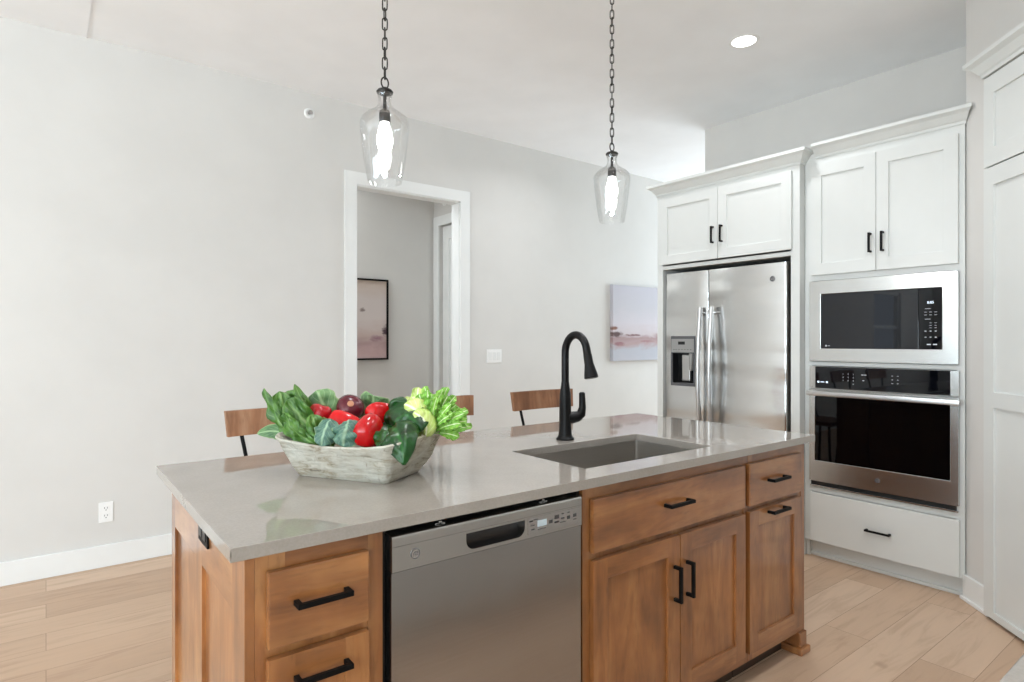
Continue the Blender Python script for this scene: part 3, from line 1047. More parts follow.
# microwave with its trim frame
t = thing('microwave', 'stainless framed black microwave above the wall oven', 'microwave', (3.85, 1.43, 1.19))
MF = OX - 0.022
g0, g1, gz0, gz1 = 1.119, 1.738, 1.266, 1.590
bm = bmn(); frame(bm, 'X', 1.050, 1.806, 1.190, 1.668, (g0, g1, gz0, gz1), MF, OX - 0.0004, (0, 0), 0.002)
tf = obj('trim_frame', bm, 'steel', t)
bm = bmn(); box(bm, MF + 0.004, OX + 0.02, g0 + 0.109, g1 - 0.001, gz0 + 0.001, gz1 - 0.001, 0.0015); dr = obj('door', bm, 'microwave_glass', t)
bm = bmn(); box(bm, MF + 0.0042, OX + 0.02, g0 + 0.001, g0 + 0.107, gz0 + 0.001, gz1 - 0.001, 0.0015); cp = obj('control_panel', bm, 'panel_glass', t)
bm = bmn(); box(bm, OX + 0.021, OX + 0.40, 1.10, 1.76, 1.20, 1.64); obj('case', bm, 'black_plastic', t)
bm = text_bm('8:05', 0.018); bm.transform(face_mx(MF + 0.0038, 1.172, 1.512)); obj('display', bm, 'display_glow', cp, label='pale glowing clock digits')
bm = bmn()
def keys(bm, x, ys_, zs, w_, h_):
    for y in ys_:
        for z in zs:
            box(bm, x, x + 0.0006, y - w_ / 2, y + w_ / 2, z - h_ / 2, z + h_ / 2)
bm = bmn(); keys(bm, MF + 0.0037, (1.195, 1.172, 1.149), (1.462, 1.447), 0.012, 0.0018); obj('printed_keys', bm, 'key_print', cp)
bm = bmn(); keys(bm, MF + 0.0037, (1.185,), (1.48, 1.425), 0.026, 0.002); obj('printed_keys', bm, 'key_print', cp)
bm = bmn(); keys(bm, MF + 0.0037, (1.172, 1.149), (1.405, 1.392, 1.379), 0.010, 0.0016); obj('printed_keys', bm, 'key_print', cp)
bm = bmn(); keys(bm, MF + 0.0037, (1.195, 1.172, 1.149), (1.362, 1.33), 0.008, 0.004); obj('printed_keys', bm, 'key_print', cp)
bm = bmn(); keys(bm, MF + 0.0037, (1.180, 1.152), (1.292,), 0.018, 0.006); obj('printed_keys', bm, 'key_print', cp)
bm = bmn(); lathe(bm, [(0.005, 0), (0.005, 0.0008)], 14); bm.transform(face_mx(MF + 0.004, 1.708, 1.282))
keys(bm, MF + 0.0034, (1.692,), (1.282,), 0.014, 0.0022)
obj('badge', bm, 'key_print', dr, label='tiny pale printed mark')

# wall oven
t = thing('built_in_oven', 'stainless wall oven with black window under the microwave', 'oven', (3.85, 1.43, 0.435))
OF = OX - 0.024
w0, w1 = 1.084, 1.771
bm = bmn(); frame(bm, 'X', 1.048, 1.806, 1.026, 1.158, (w0, w1, 1.029, 1.157), OF + 0.004, OX - 0.0004, (0, 0), 0.0)
obj('panel_surround', bm, 'steel', t)
bm = bmn(); box(bm, OF + 0.0035, OX + 0.02, w0 + 0.0006, w1 - 0.0006, 1.0296, 1.1564); cp = obj('control_panel', bm, 'panel_glass', t)
bm = bmn()
def on_oven(s, size, y, z):
    merge(bm, text_bm(s, size, 0.0002), face_mx(OF + 0.0032, y, z))
for r_, row in enumerate(('123', '456', '789')):
    for c_, ch in enumerate(row):
        on_oven(ch, 0.011, 1.610 - 0.028 * c_, 1.118 - 0.019 * r_)
on_oven('0', 0.011, 1.582 - 0.028, 1.118 - 0.019 * 3)
obj('printed_keys', bm, 'key_print', cp)
bm = bmn(); keys(bm, OF + 0.0030, (1.505, 1.490), (1.117,), 0.012, 0.004); obj('printed_keys', bm, 'key_print', cp)
bm = bmn(); keys(bm, OF + 0.0030, (1.50,), (1.085,), 0.010, 0.004); obj('printed_keys', bm, 'key_print', cp)
bm = bmn(); keys(bm, OF + 0.0030, (1.352, 1.325), (1.118, 1.097, 1.077), 0.008, 0.0022); obj('printed_keys', bm, 'key_print', cp)
bm = bmn()
for y in (1.752, 1.702):
    m = lathe(bmn(), [(0.006, 0), (0.006, 0.0008)], 14)
    merge(bm, m, face_mx(OF + 0.0036, y, 1.066))
keys(bm, OF + 0.0028, (1.728,), (1.066,), 0.022, 0.004)
obj('indicator_light', bm, 'display_glow', cp)
bm = bmn(); frame(bm, 'X', 1.048, 1.806, 0.470, 1.022, (w0, w1, 0.594, 0.985), OF, OX - 0.0004, (0, 0), 0.002)
dr = obj('door', bm, 'steel', t)
bm = bmn(); box(bm, OF + 0.003, OX + 0.02, w0 + 0.0006, w1 - 0.0006, 0.5946, 0.9844); obj('window', bm, 'oven_glass', dr, label='black oven window')
bm = bmn(); box(bm, OF - 0.052, OF - 0.030, 1.030, 1.800, 0.985, 1.014, 0.006)
for y in (1.052, 1.778):
    box(bm, OF - 0.034, OF - 0.0004, y - 0.013, y + 0.013, 0.987, 1.012, 0.003)
obj('handle', bm, 'steel_handle', dr, label='wide flat steel bar handle', smooth=True)
badge(face_mx(OF - 0.0001, 1.427, 0.531), 0.014, dr)
bm = bmn(); box(bm, OF + 0.012, OX + 0.02, 1.064, 1.800, 0.438, 0.468)
obj('vent', bm, 'dark_hollow', t)
bm = bmn(); box(bm, OF + 0.004, OF + 0.0118, 1.050, 1.804, 0.4365, 0.445, 0.001); obj('vent_trim', bm, 'steel', t)

# ------------------------------------------------------------------ fridge cabinet
RX = 3.63
RY0, RY1 = 1.845, 2.925
t = thing('fridge_cabinet', 'white cabinet surround with two doors above the fridge', 'cabinet', (4.0, 2.385, 0))
bm = bmn()
box(bm, RX, XK - 0.005, RY0, RY0 + 0.055, 0, 2.40)
box(bm, RX, XK - 0.005, RY1 - 0.05, RY1, 0, 2.40)
box(bm, RX + 0.0002, XK - 0.006, RY0 + 0.055, RY1 - 0.05, 1.836, 1.862)
box(bm, RX + 0.0002, RX + 0.02, RY0 + 0.055, RY1 - 0.05, 2.35, 2.40)
box(bm, RX + 0.02, XK - 0.006, RY0 + 0.055, RY1 - 0.05, 2.38, 2.398)
obj('cabinet_body', bm, CW, t)
RF = RX - 0.020
for a0, a1, ph_ in ((2.402, 2.888, 2.434), (1.889, 2.399, 2.366)):
    bm = bmn(); shaker(bm, 'X', a0, a1, 1.872, 2.355, RF, -1, 0.066, 0.066, 0.0196, (0, 0), 0.009)
    d = obj('door', bm, CW, t)
    pull('X', ph_, 2.035, RF, -1, 0.115, 'b', d)
crown(t, RX, RY0, RY1, 2.385, 2.468, 0.058, XK - 0.006)

# fridge
t = thing('fridge', 'stainless side by side fridge with water dispenser', 'fridge', (3.95, 2.40, 0))
FX = 3.652
F0, F1, FS = 1.936, 2.870, 2.498
bm = bmn(); box(bm, FX + 0.075, XK - 0.03, F0 + 0.004, F1 - 0.004, 0.02, 1.795, 0.004); obj('case', bm, 'black_plastic', t)
bm = bmn(); box(bm, FX + 0.07, FX + 0.09, F0 + 0.02, F1 - 0.02, 0.0, 0.09); obj('toe_grille', bm, 'black_plastic', t)
q0, q1, qz0, qz1 = 2.608, 2.815, 0.985, 1.345
def rounded_door(a0, a1, hole, split):
    bm = bmn()
    if hole:
        frame(bm, 'X', a0, a1, 0.10, 1.805, hole, FX, FX + 0.07, (0, 0), 0.0)
    else:
        box(bm, FX, FX + 0.07, a0, a1, 0.10, 1.805)
    es = [e for e in bm.edges if all(abs(v.co.x - FX) < 1e-6 for v in e.verts) and
          (all(abs(v.co.y - a0) < 1e-6 for v in e.verts) or all(abs(v.co.y - a1) < 1e-6 for v in e.verts))]
    inner = [e for e in es if all(abs(v.co.y - split) < 1e-6 for v in e.verts)]
    bmesh.ops.bevel(bm, geom=[e for e in es if e not in inner], offset=0.016, segments=5, affect='EDGES', profile=0.5)
    inner = [e for e in bm.edges if all(abs(v.co.x - FX) < 1e-6 and abs(v.co.y - split) < 1e-6 for v in e.verts)]
    bmesh.ops.bevel(bm, geom=inner, offset=0.003, segments=2, affect='EDGES', profile=0.5)
    return bm
dl = obj('door', rounded_door(FS + 0.003, F1, (q0, q1, qz0, qz1), FS + 0.003), 'steel_fridge', t, smooth=True)
drr = obj('door', rounded_door(F0, FS - 0.003, None, FS - 0.003), 'steel_fridge', t, smooth=True)
bm = bmn(); box(bm, FX + 0.03, FX + 0.074, FS - 0.0028, FS + 0.0028, 0.10, 1.80); obj('door_seal', bm, 'dark_hollow', t)
for y, dparent in ((FS + 0.045, dl), (FS - 0.045, drr)):
    bm = bmn()
    pts = []
    for k in range(21):
        u = k / 20
        pts.append((FX - 0.034 - 0.028 * math.sin(PI * u), y, 0.62 + (1.545 - 0.62) * u))
    tube(bm, pts, 0.0165, 16)
    for z in (0.66, 1.505):
        tube(bm, [(FX + 0.0005, y, z), (FX - 0.042, y, z)], 0.012, 12)
    obj('handle', bm, 'steel_handle', dparent, smooth=True, label='bowed vertical steel bar handle')
# dispenser
bm = bmn(); frame(bm, 'X', q0, q1, qz0, qz1, (q0 + 0.012, q1 - 0.012, qz0 + 0.022, 1.222), FX - 0.006, FX + 0.006, (0, 0), 0.002)
obj('dispenser_surround', bm, 'badge_grey', dl, label='dark grey dispenser surround')
bm = bmn(); box(bm, FX + 0.0062, FX + 0.069, q0 + 0.001, q1 - 0.001, qz0 + 0.001, qz1 - 0.001)
i0, i1, j0, j1 = q0 + 0.012, q1 - 0.012, qz0 + 0.022, 1.222
bm.free(); bm = bmn()
# hollow: back, sides, top, bottom
box(bm, FX + 0.064, FX + 0.068, q0 + 0.002, q1 - 0.002, qz0 + 0.002, qz1 - 0.002)
box(bm, FX + 0.0065, FX + 0.064, q0 + 0.002, q0 + 0.010, qz0 + 0.002, qz1 - 0.002)
box(bm, FX + 0.0065, FX + 0.064, q1 - 0.010, q1 - 0.002, qz0 + 0.002, qz1 - 0.002)
box(bm, FX + 0.0065, FX + 0.064, q0 + 0.010, q1 - 0.010, qz0 + 0.002, qz0 + 0.02)
box(bm, FX + 0.0065, FX + 0.064, q0 + 0.010, q1 - 0.010, 1.224, qz1 - 0.002)
obj('dispenser_recess', bm, 'black_plastic', dl)
bm = bmn(); box(bm, FX - 0.0085, FX - 0.0062, q0 + 0.006, q1 - 0.006, 1.228, 1.325, 0.001); obj('dispenser_panel', bm, 'panel_grey', dl)
bm = bmn(); box(bm, FX - 0.0095, FX - 0.0086, 2.690, 2.748, 1.284, 1.306); obj('dispenser_display', bm, 'dark_hollow', dl)
bm = bmn()
for y in (2.64, 2.665, 2.69, 2.715, 2.74, 2.765, 2.785):
    box(bm, FX - 0.0092, FX - 0.0086, y - 0.005, y + 0.005, 1.246, 1.250)
obj('printed_keys', bm, 'key_print_dark', dl)
bm = bmn(); box(bm, FX + 0.03, FX + 0.05, 2.675, 2.745, 1.02, 1.21, 0.006)
obj('dispenser_paddle', bm, 'steel_handle', dl)
bm = bmn(); tube(bm, [(FX + 0.012, 2.645, 1.222), (FX + 0.015, 2.65, 1.16), (FX + 0.02, 2.655, 1.10)], [0.02, 0.019, 0.016], 14)
obj('dispenser_chute', bm, 'panel_grey', dl, smooth=True)
badge(face_mx(FX - 0.0001, 2.032, 1.705), 0.019, drr)

# ------------------------------------------------------------------ pantry door (diagonal)
t = thing('pantry_door', 'tall white panelled pantry door on the diagonal corner wall', 'door', (CX, CY, 0), math.radians(-135))
u0, u1 = 0.205, 0.905
pf = -0.040
bm = bmn(); shaker(bm, 'Y', u0, u1, 2.128, 2.548, pf, -1, 0.07, 0.085, 0.038, (0, 0), 0.010)
obj('upper_door', bm, CW, t, local=True)
bm = bmn()
# one leaf with two panels: two frames sharing the middle rail
frame(bm, 'Y', u0, u1, 0.018, 1.036, (u0 + 0.07, u1 - 0.07, 0.050, 1.000), pf, -0.002, (0, 0), 0.0)
frame(bm, 'Y', u0, u1, 1.036, 2.120, (u0 + 0.07, u1 - 0.07, 1.072, 2.035), pf, -0.002, (0, 0), 0.0)
box(bm, u0 + 0.068, u1 - 0.068, pf + 0.010, -0.004, 0.045, 1.005)
box(bm, u0 + 0.068, u1 - 0.068, pf + 0.010, -0.004, 1.068, 2.04)
obj('lower_door', bm, CW, t, local=True)
bm = bmn()
h = 0.088; zb = 2.556; out = 0.06
prof = [(0.0, 0.0), (0.006, 0.0), (0.008, h * 0.18), (0.016, h * 0.26), (out * 0.62, h * 0.62), (out * 0.9, h * 0.74), (out, h * 0.78), (out, h), (-0.02, h), (-0.02, 0.0)]
rings = [[bm.verts.new(p) for p in ((u0 - o_, -0.001, zb + dz), (u0 - o_, pf - o_, zb + dz), (u1 + o_, pf - o_, zb + dz), (u1 + o_, -0.001, zb + dz))] for o_, dz in prof]
for a, b in zip(rings, rings[1:] + rings[:1]):
    for k in range(3):
        bm.faces.new((a[k], a[k + 1], b[k + 1], b[k]))
bm.faces.new([r[0] for r in rings]); bm.faces.new([r[3] for r in rings][::-1])
obj('crown_moulding', bm, CW, t, local=True)

# ------------------------------------------------------------------ perimeter run whose worktop corner shows at the lower right
t = thing('base_cabinet', 'white base cabinet under the pale worktop at the lower right', 'cabinet', (1.7, -0.1, 0))
bm = bmn(); box(bm, 0.45, 2.72, -0.425, 0.17, 0.09, 0.885, 0, 0); box(bm, 0.46, 2.71, -0.42, 0.11, 0, 0.09, 0, 2); obj('cabinet_body', bm, ['cabinet_paint'] * 3, t)
for k in range(4):
    a = 0.47 + k * 0.56
    bm = bmn(); shaker(bm, 'Y', a, a + 0.55, 0.11, 0.86, 0.19, 1, 0.062, 0.062, 0.0196, (0, 0), 0.009)
    d = obj('door', bm, ['cabinet_paint'] * 3, t); pull('Y', a + 0.5, 0.7, 0.19, 1, 0.128, 'b', d)
bm = bmn(); box(bm, 0.44, 2.74, -0.428, 0.212, 0.886, 0.914, 0.002)
tag(obj('side_worktop', bm, 'quartz', None, origin=(1.6, -0.1, 0.9)), 'pale stone worktop corner cut off at the lower right', 'worktop')

# ------------------------------------------------------------------ stools
def make_stool():
    t = thing('bar_stool', '', 'stool', (0, 0, 0), group='bar stools behind the island')
    bm = bmn()
    NX = 12
    W = 0.22
    # backrest, bowed a little away from the island
    for s0, s1, mi in ((0, 1, 0),):
        rows = []
        for k in range(NX + 1):
            u = -W + 2 * W * k / NX
            bow = 0.022 * (1 - (u / W) ** 2)
            lean = 0.012
            rows.append([bm.verts.new(p) for p in ((u * 0.965, 0.142 + bow, 0.934), (u * 0.965, 0.164 + bow, 0.934), (u, 0.164 + bow + lean, 1.034), (u, 0.142 + bow + lean, 1.034))])
        for a, b in zip(rows[:-1], rows[1:]):
            for k in range(4):
                bm.faces.new((a[k], a[(k + 1) % 4], b[(k + 1) % 4], b[k]))
        bm.faces.new(rows[0]); bm.faces.new(rows[-1][::-1])
    bmesh.ops.bevel(bm, geom=[e for e in bm.edges if len(e.link_faces) == 2 and e.calc_face_angle(0) > 1.0], offset=0.003, segments=2, affect='EDGES')
    obj('backrest', bm, 'reclaimed_Z', t, local=True)
    bm = bmn(); box(bm, -0.20, 0.20, -0.15, 0.13, 0.625, 0.66, 0.012); obj('seat', bm, 'reclaimed_X', t, local=True)
    for s in (-1, 1):
        bm = bmn(); tube(bm, [(s * 0.118, 0.10, 0.63), (s * 0.122, 0.135, 0.72), (s * 0.160, 0.168, 0.955)], 0.0075, 10); obj('back_post', bm, 'black_metal', t, local=True)
        for f in (-1, 1):
            bm = bmn(); tube(bm, [(s * 0.15, f * 0.105, 0.626), (s * 0.20, f * 0.15, 0.0)], 0.010, 10); obj('leg', bm, 'black_metal', t, local=True)
    zf = 0.22
    qx = 0.15 + 0.05 * (0.626 - zf) / 0.626; qy = 0.105 + 0.045 * (0.626 - zf) / 0.626
    c4 = [(-qx, -qy), (qx, -qy), (qx, qy), (-qx, qy)]
    for k in range(4):
        a, b = c4[k], c4[(k + 1) % 4]
        bm = bmn(); tube(bm, [(a[0], a[1], zf), (b[0], b[1], zf)], 0.008, 8); obj('foot_rail', bm, 'black_metal', t, local=True)
    return t
def copy_tree(o, parent=None):
    c = o.copy(); COL.objects.link(c)
    if parent: c.parent = parent
    for ch in list(o.children):
        copy_tree(ch, c)
    return c
st0 = make_stool()
spots = [(0.775, 2.405, 'wooden bar stool on black legs at the left, half behind the bowl'),
         (1.505, 2.405, 'wooden bar stool behind the lettuce in front of the open doorway'),
         (2.195, 2.405, 'wooden bar stool behind the black faucet')]
for k, (x, y, lb) in enumerate(spots):
    o = st0 if k == 0 else copy_tree(st0)
    o.location = (x, y, 0)
    o['label'] = lb

# ------------------------------------------------------------------ pendants
def make_pendant():
    t = thing('pendant_light', '', 'lamp', (0, 0, 0), group='glass pendants over the island')
    # z is height above the floor
    bm = bmn(); lathe(bm, [(0.06, 3.0), (0.062, 3.012), (0.05, 3.03), (0.05, 3.0497)], 28); obj('ceiling_canopy', bm, 'iron', t, local=True, smooth=True)
    # bottle shaped glass with real thickness, open at the bottom
    outer = [(0.052, 1.802), (0.056, 1.82), (0.064, 1.87), (0.070, 1.92), (0.0745, 1.96), (0.0758, 1.978), (0.0752, 1.990), (0.070, 2.002), (0.058, 2.013), (0.042, 2.023), (0.027, 2.034), (0.0205, 2.047), (0.020, 2.065), (0.023, 2.073), (0.0235, 2.078)]
    inner = [(r - 0.0028, z) for r, z in outer]
    bm = bmn()
    prof = outer + inner[::-1]
    lathe(bm, prof + [prof[0]], 40, close=False)
    bmesh.ops.remove_doubles(bm, verts=bm.verts[:], dist=1e-5)
    obj('glass_shade', bm, 'clear_glass', t, local=True, smooth=True, label='clear glass bottle shaped shade')
    bm = bmn(); lathe(bm, [(0.010, 2.074), (0.0245, 2.079), (0.026, 2.084), (0.022, 2.089), (0.009, 2.092), (0.006, 2.098)], 28); obj('cap', bm, 'iron', t, local=True, smooth=True)
    bm = bmn(); tube(bm, [(0, 0, 2.078), (0, 0, 2.028)], 0.0055, 12); lathe(bm, [(0.0172, 1.988), (0.0178, 2.016), (0.016, 2.024), (0.006, 2.031)], 24); obj('lamp_socket', bm, 'iron', t, local=True, smooth=True)
    bm = bmn(); lathe(bm, [(0.003, 1.893), (0.010, 1.896), (0.018, 1.904), (0.023, 1.918), (0.0245, 1.932), (0.024, 1.942), (0.021, 1.960), (0.015, 1.976), (0.0135, 1.988)], 24); obj('bulb', bm, 'bulb_glow', t, local=True, smooth=True)
    # loop and chain
    bm = bmn()
    pts = [(0.012 * math.sin(2 * PI * k / 24), 0, 2.112 + 0.017 * math.cos(2 * PI * k / 24)) for k in range(25)]
    tube(bm, pts, 0.0024, 8, cap=False); bmesh.ops.remove_doubles(bm, verts=bm.verts[:], dist=1e-5); obj('loop', bm, 'iron', t, local=True, smooth=True)
    bm = bmn()
    pts = []
    for k in range(25):
        a = 2 * PI * k / 24
        pts.append((0.0075 * math.sin(a), 0, 0.0115 * (1 if math.cos(a) > 0 else -1) * min(1, abs(math.cos(a)) * 3) + 0.0075 * math.cos(a)))
    tube(bm, pts, 0.0021, 8, cap=False); bmesh.ops.remove_doubles(bm, verts=bm.verts[:], dist=1e-5)
    l0 = obj('chain_link', bm, 'iron', t, local=True, smooth=True)
    pitch = 0.0305
    n = int((3.0 - 2.138) / pitch)
    for k in range(n + 1):
        l = l0 if k == 0 else l0.copy()
        if k: COL.objects.link(l); l.parent = t
        l.location = (0, 0, 2.142 + pitch * k)
        l.rotation_euler = (0, 0, (HEAD + PI / 2 if k % 2 else HEAD) + 0.2 * math.sin(k * 1.7))
    return t
p0 = make_pendant()
p1 = copy_tree(p0)
for o, x, lb in ((p0, 0.834, 'clear glass pendant on a chain over the vegetable bowl, in front of the doorway'),
                 (p1, 1.855, 'clear glass pendant on a chain above the sink, nearest the fridge')):
    o.location = (x, 1.73, 0)
    o['label'] = lb
    pl = bpy.data.lights.new('bulb_light', 'POINT')
    pl.energy = 8
    pl.shadow_soft_size = 0.008
    pl.color = (0.97, 0.97, 1.0)
    lo = bpy.data.objects.new('bulb_light', pl); COL.objects.link(lo)
    lo.location = (x, 1.73, 1.882)

# recessed downlight; the other beams are added fill with no fixture
def make_downlight():
    t = thing('recessed_light', '', 'lamp', (0, 0, 0))
    bm = bmn(); prof = [(0.066, 0.0), (0.068, -0.004), (0.084, -0.003), (0.086, 0.0)]
    lathe(bm, prof + [prof[0]], 36, close=False); bmesh.ops.remove_doubles(bm, verts=bm.verts[:], dist=1e-6); obj('trim_ring', bm, 'white_plastic', t, local=True, smooth=True)
    bm = bmn(); lathe(bm, [(0.067, -0.0028), (0.067, -0.0006)], 36); obj('lens', bm, 'lens_glow', t, local=True)
    return t
d0 = make_downlight()
lights = [(3.207, 1.958, 'round recessed ceiling light in front of the fridge cabinets'), (2.2, 0.55, 'added fill beam over the kitchen aisle'),
          (0.9, 0.55, 'added fill beam above the side worktop'), (3.207, 3.4, 'added fill beam near the hall doorway')]
for k, (x, y, lb) in enumerate(lights[:1]):
    o = d0 if k == 0 else copy_tree(d0)
    o.location = (x, y, H)
    o['label'] = lb
for (x, y, lb) in lights:
    area('downlight_and_fill', (x, y, H - 0.006), (0, 0, -1), 0.13, 0.13, 11 if y < 1 else 6, (0.93, 0.96, 1.0), 'DISK', math.radians(150))  # only the first belongs to a built downlight, the rest are added
area('hall_fill', (1.2, 4.8, H - 0.02), (0, 0, -1), 0.3, 0.3, 24, (0.9, 0.96, 1.0), 'DISK')  # unseen fill added to brighten the hall

# ------------------------------------------------------------------ wall fittings and pictures
t = thing('power_outlet', 'white power outlet low on the left wall', 'outlet', (0.276, YL, 0.315))
bm = bmn(); box(bm, 0.241, 0.311, YL - 0.006, YL - 0.0002, 0.257, 0.373, 0.002); obj('cover_plate', bm, 'white_plastic', t)
for z in (0.293, 0.337):
    bm = bmn(); box(bm, 0.259, 0.293, YL - 0.008, YL - 0.0058, z - 0.015, z + 0.015, 0.0008); r = obj('receptacle', bm, 'white_plastic', t)
    bm = bmn()
    for q in (-0.007, 0.007):
        box(bm, 0.276 + q - 0.0013, 0.276 + q + 0.0013, YL - 0.0083, YL - 0.0079, z - 0.001, z + 0.009)
    box(bm, 0.2735, 0.2785, YL - 0.0083, YL - 0.0079, z - 0.011, z - 0.006)
    obj('slots', bm, 'key_print_dark', r)
t = thing('light_switch', 'white double rocker switch right of the hall doorway', 'switch', (3.063, YL, 1.18))
bm = bmn(); box(bm, 2.985, 3.141, YL - 0.006, YL - 0.0002, 1.122, 1.238, 0.002); obj('cover_plate', bm, 'white_plastic', t)
for x in (3.017, 3.063, 3.109):
    bm = bmn(); box(bm, x - 0.0165, x + 0.0165, YL - 0.0095, YL - 0.0058, 1.147, 1.213, 0.0015); obj('rocker', bm, 'trim_paint', t)
def sprinkler(loc, mx, label):
    t = thing('sprinkler_head', label, 'sprinkler', loc)
    bm = lathe(bmn(), [(0.037, 0.0), (0.037, 0.003), (0.030, 0.010), (0.018, 0.011), (0.016, 0.004)], 28); bm.transform(mx); obj('escutcheon', bm, 'white_plastic', t, smooth=True)
    bm = lathe(bmn(), [(0.009, 0.003), (0.009, 0.022), (0.004, 0.024), (0.004, 0.034), (0.015, 0.035), (0.015, 0.037)], 16); bm.transform(mx); obj('nozzle', bm, 'badge_silver', t, smooth=True)
sprinkler((1.461, YL, 2.905), face_my(1.461, YL - 0.0003, 2.905), 'small round white sprinkler high on the left wall')
sprinkler((HX, 5.04, 2.655), face_mx(HX - 0.0003, 5.04, 2.655), 'small sprinkler above the hall door casing')

t = thing('canvas_art', 'unframed pink and lavender landscape canvas beside the fridge', 'painting', (4.507, YL - 0.02, 1.108))
bm = bmn(); box(bm, 4.507, 5.40, YL - 0.042, YL - 0.0005, 1.108, 1.878, 0.003); obj('canvas', bm, 'canvas_paint', t)
t = thing('framed_art', 'black framed pale pink abstract print on the hall wall', 'painting', (2.0, HY, 1.135))
bm = bmn(); frame(bm, 'Y', 2.0, 2.555, 1.135, 1.885, (2.016, 2.539, 1.151, 1.869), HY - 0.03, HY - 0.0005, (0, 0), 0.001); fr = obj('picture_frame', bm, 'black_metal', t)
bm = bmn(); box(bm, 2.0155, 2.5395, HY - 0.018, HY - 0.001, 1.1505, 1.8695); obj('print', bm, 'print_paint', t)

# ------------------------------------------------------------------ bowl of vegetables
BC = Vector((0.742, 1.717, 0.914))
BA = math.radians(-59)
t = thing('wooden_bowl', 'limewashed carved wooden bowl holding vegetables on the island', 'bowl', BC, BA)
def bowl_ring(hx, hy, r, z, lift=0.0, wob=0.0, ox=0.0, oy=0.0, n=8, sub=7):
    raw, full = [], []
    for (sx, sy, a0) in ((1, 1, 0), (-1, 1, 90), (-1, -1, 180), (1, -1, 270)):
        for k in range(n + 1):
            a = math.radians(a0 + 90 * k / n)
            raw.append((sx * (hx - r) + r * math.cos(a), sy * (hy - r) + r * math.sin(a)))
    m = len(raw)
    for i in range(m):
        a, b = raw[i], raw[(i + 1) % m]
        full.append(a)
        if (i + 1) % (n + 1) == 0:
            for q in range(1, sub):
                full.append((a[0] + (b[0] - a[0]) * q / sub, a[1] + (b[1] - a[1]) * q / sub))
    p = []
    for x, y in full:
        e = max(0.0, abs(x) / hx)
        v = noise.noise(Vector((x * 22, y * 22, z * 16))) + 0.6 * noise.noise(Vector((x * 48, y * 48, z * 30 + 5)))
        # long sides bulge a little, corners stay pronounced
        k = 1 + wob * v
        p.append(Vector((x * k + ox, y * k + oy, z + lift * e ** 2.5 + wob * 0.05 * noise.noise(Vector((x * 11, y * 11, 3))))))
    return p
bm = bmn()
R_ = [(0.152, 0.091, 0.016, 0.0006, 0, 0.0, 0.005, 0), (0.157, 0.095, 0.018, 0.005, 0, 0.02, 0.005, 0), (0.170, 0.107, 0.024, 0.024, 0.002, 0.06, 0.005, 0.002),
      (0.185, 0.122, 0.032, 0.046, 0.005, 0.06, 0.005, 0.004), (0.199, 0.136, 0.040, 0.068, 0.010, 0.055, 0.006, 0.006), (0.211, 0.148, 0.047, 0.088, 0.016, 0.04, 0.007, 0.008),
      (0.219, 0.155, 0.052, 0.099, 0.022, 0.03, 0.007, 0.008), (0.217, 0.153, 0.052, 0.103, 0.022, 0.03, 0.007, 0.008), (0.209, 0.145, 0.048, 0.102, 0.022, 0.03, 0.007, 0.008),
      (0.199, 0.136, 0.044, 0.092, 0.016, 0.02, 0.007, 0.007), (0.175, 0.112, 0.034, 0.052, 0.006, 0.02, 0.005, 0.003), (0.148, 0.085, 0.025, 0.020, 0, 0, 0.005, 0), (0.10, 0.05, 0.02, 0.015, 0, 0, 0.005, 0)]
loft(bm, [bowl_ring(*r) for r in R_], True, True)
obj('bowl_shell', bm, 'limed_wood', t, local=True, smooth=True)

# directions about the bowl: r to the right of the aisle view, f away from the aisle, z up from the worktop
RV = Vector((math.sin(HEAD), -math.cos(HEAD), 0)); FV = Vector((math.cos(HEAD), math.sin(HEAD), 0))
def bp(r, f, z): return BC + RV * r + FV * f + Vector((0, 0, z))

def leaf_bm(base, ctrl, tip, width, nrm, ruffle=0.0, freq=5.0, cup=0.2, stalk=0.25, seed=0, nu=24, nv=12, pa=0.7, pb=0.4, crumple=0.22, roll=0.0):
    """a leaf along a quadratic curve base-ctrl-tip; pa, pb shape its outline from base to tip; ruffle ripples its edges"""
    base, ctrl, tip = Vector(base), Vector(ctrl), Vector(tip)
    bm = bmn()
    uvl = bm.loops.layers.uv.new('UVMap')
    G = []
    N0 = Vector(nrm).normalized()
    pk = pa / (pa + pb)
    top = pk ** pa * (1 - pk) ** pb
    for i in range(nu + 1):
        u = i / nu
        p = base * (1 - u) ** 2 + ctrl * 2 * u * (1 - u) + tip * u * u
        tg = ((ctrl - base) * (1 - u) + (tip - ctrl) * u).normalized()
        s = tg.cross(N0).normalized()
        nn = s.cross(tg).normalized()
        q = max(0.0, (u - stalk) / (1 - stalk))
        wd = width * max(0.06, (q ** pa) * ((1 - q) ** pb) / top)
        row = []
        for j in range(nv + 1):
            v = -1 + 2 * j / nv
            x = v * wd
            z = cup * wd * v * v + ruffle * width * (abs(v) ** 1.6) * min(1, wd / width + 0.15) * math.sin(freq * 2 * PI * u + seed + (1.7 if v > 0 else 0))
            z += crumple * wd * noise.noise(Vector((u * 6 + seed, v * 2.6, seed * 0.7))) + 0.35 * crumple * wd * noise.noise(Vector((u * 15 + seed, v * 6, seed)))
            edge = 1 + 0.10 * noise.noise(Vector((u * 11, 3.0 if v > 0 else 8.0, seed)))
            row.append((bm.verts.new(p + s * x * edge + nn * z), u, v))
        G.append(row)
    for a, b in zip(G[:-1], G[1:]):
        for j in range(nv):
            q = (a[j], a[j + 1], b[j + 1], b[j])
            f = bm.faces.new([x[0] for x in q])
            f.smooth = True
            for lp, x in zip(f.loops, q):
                lp[uvl].uv = (x[1], x[2])
    return bm
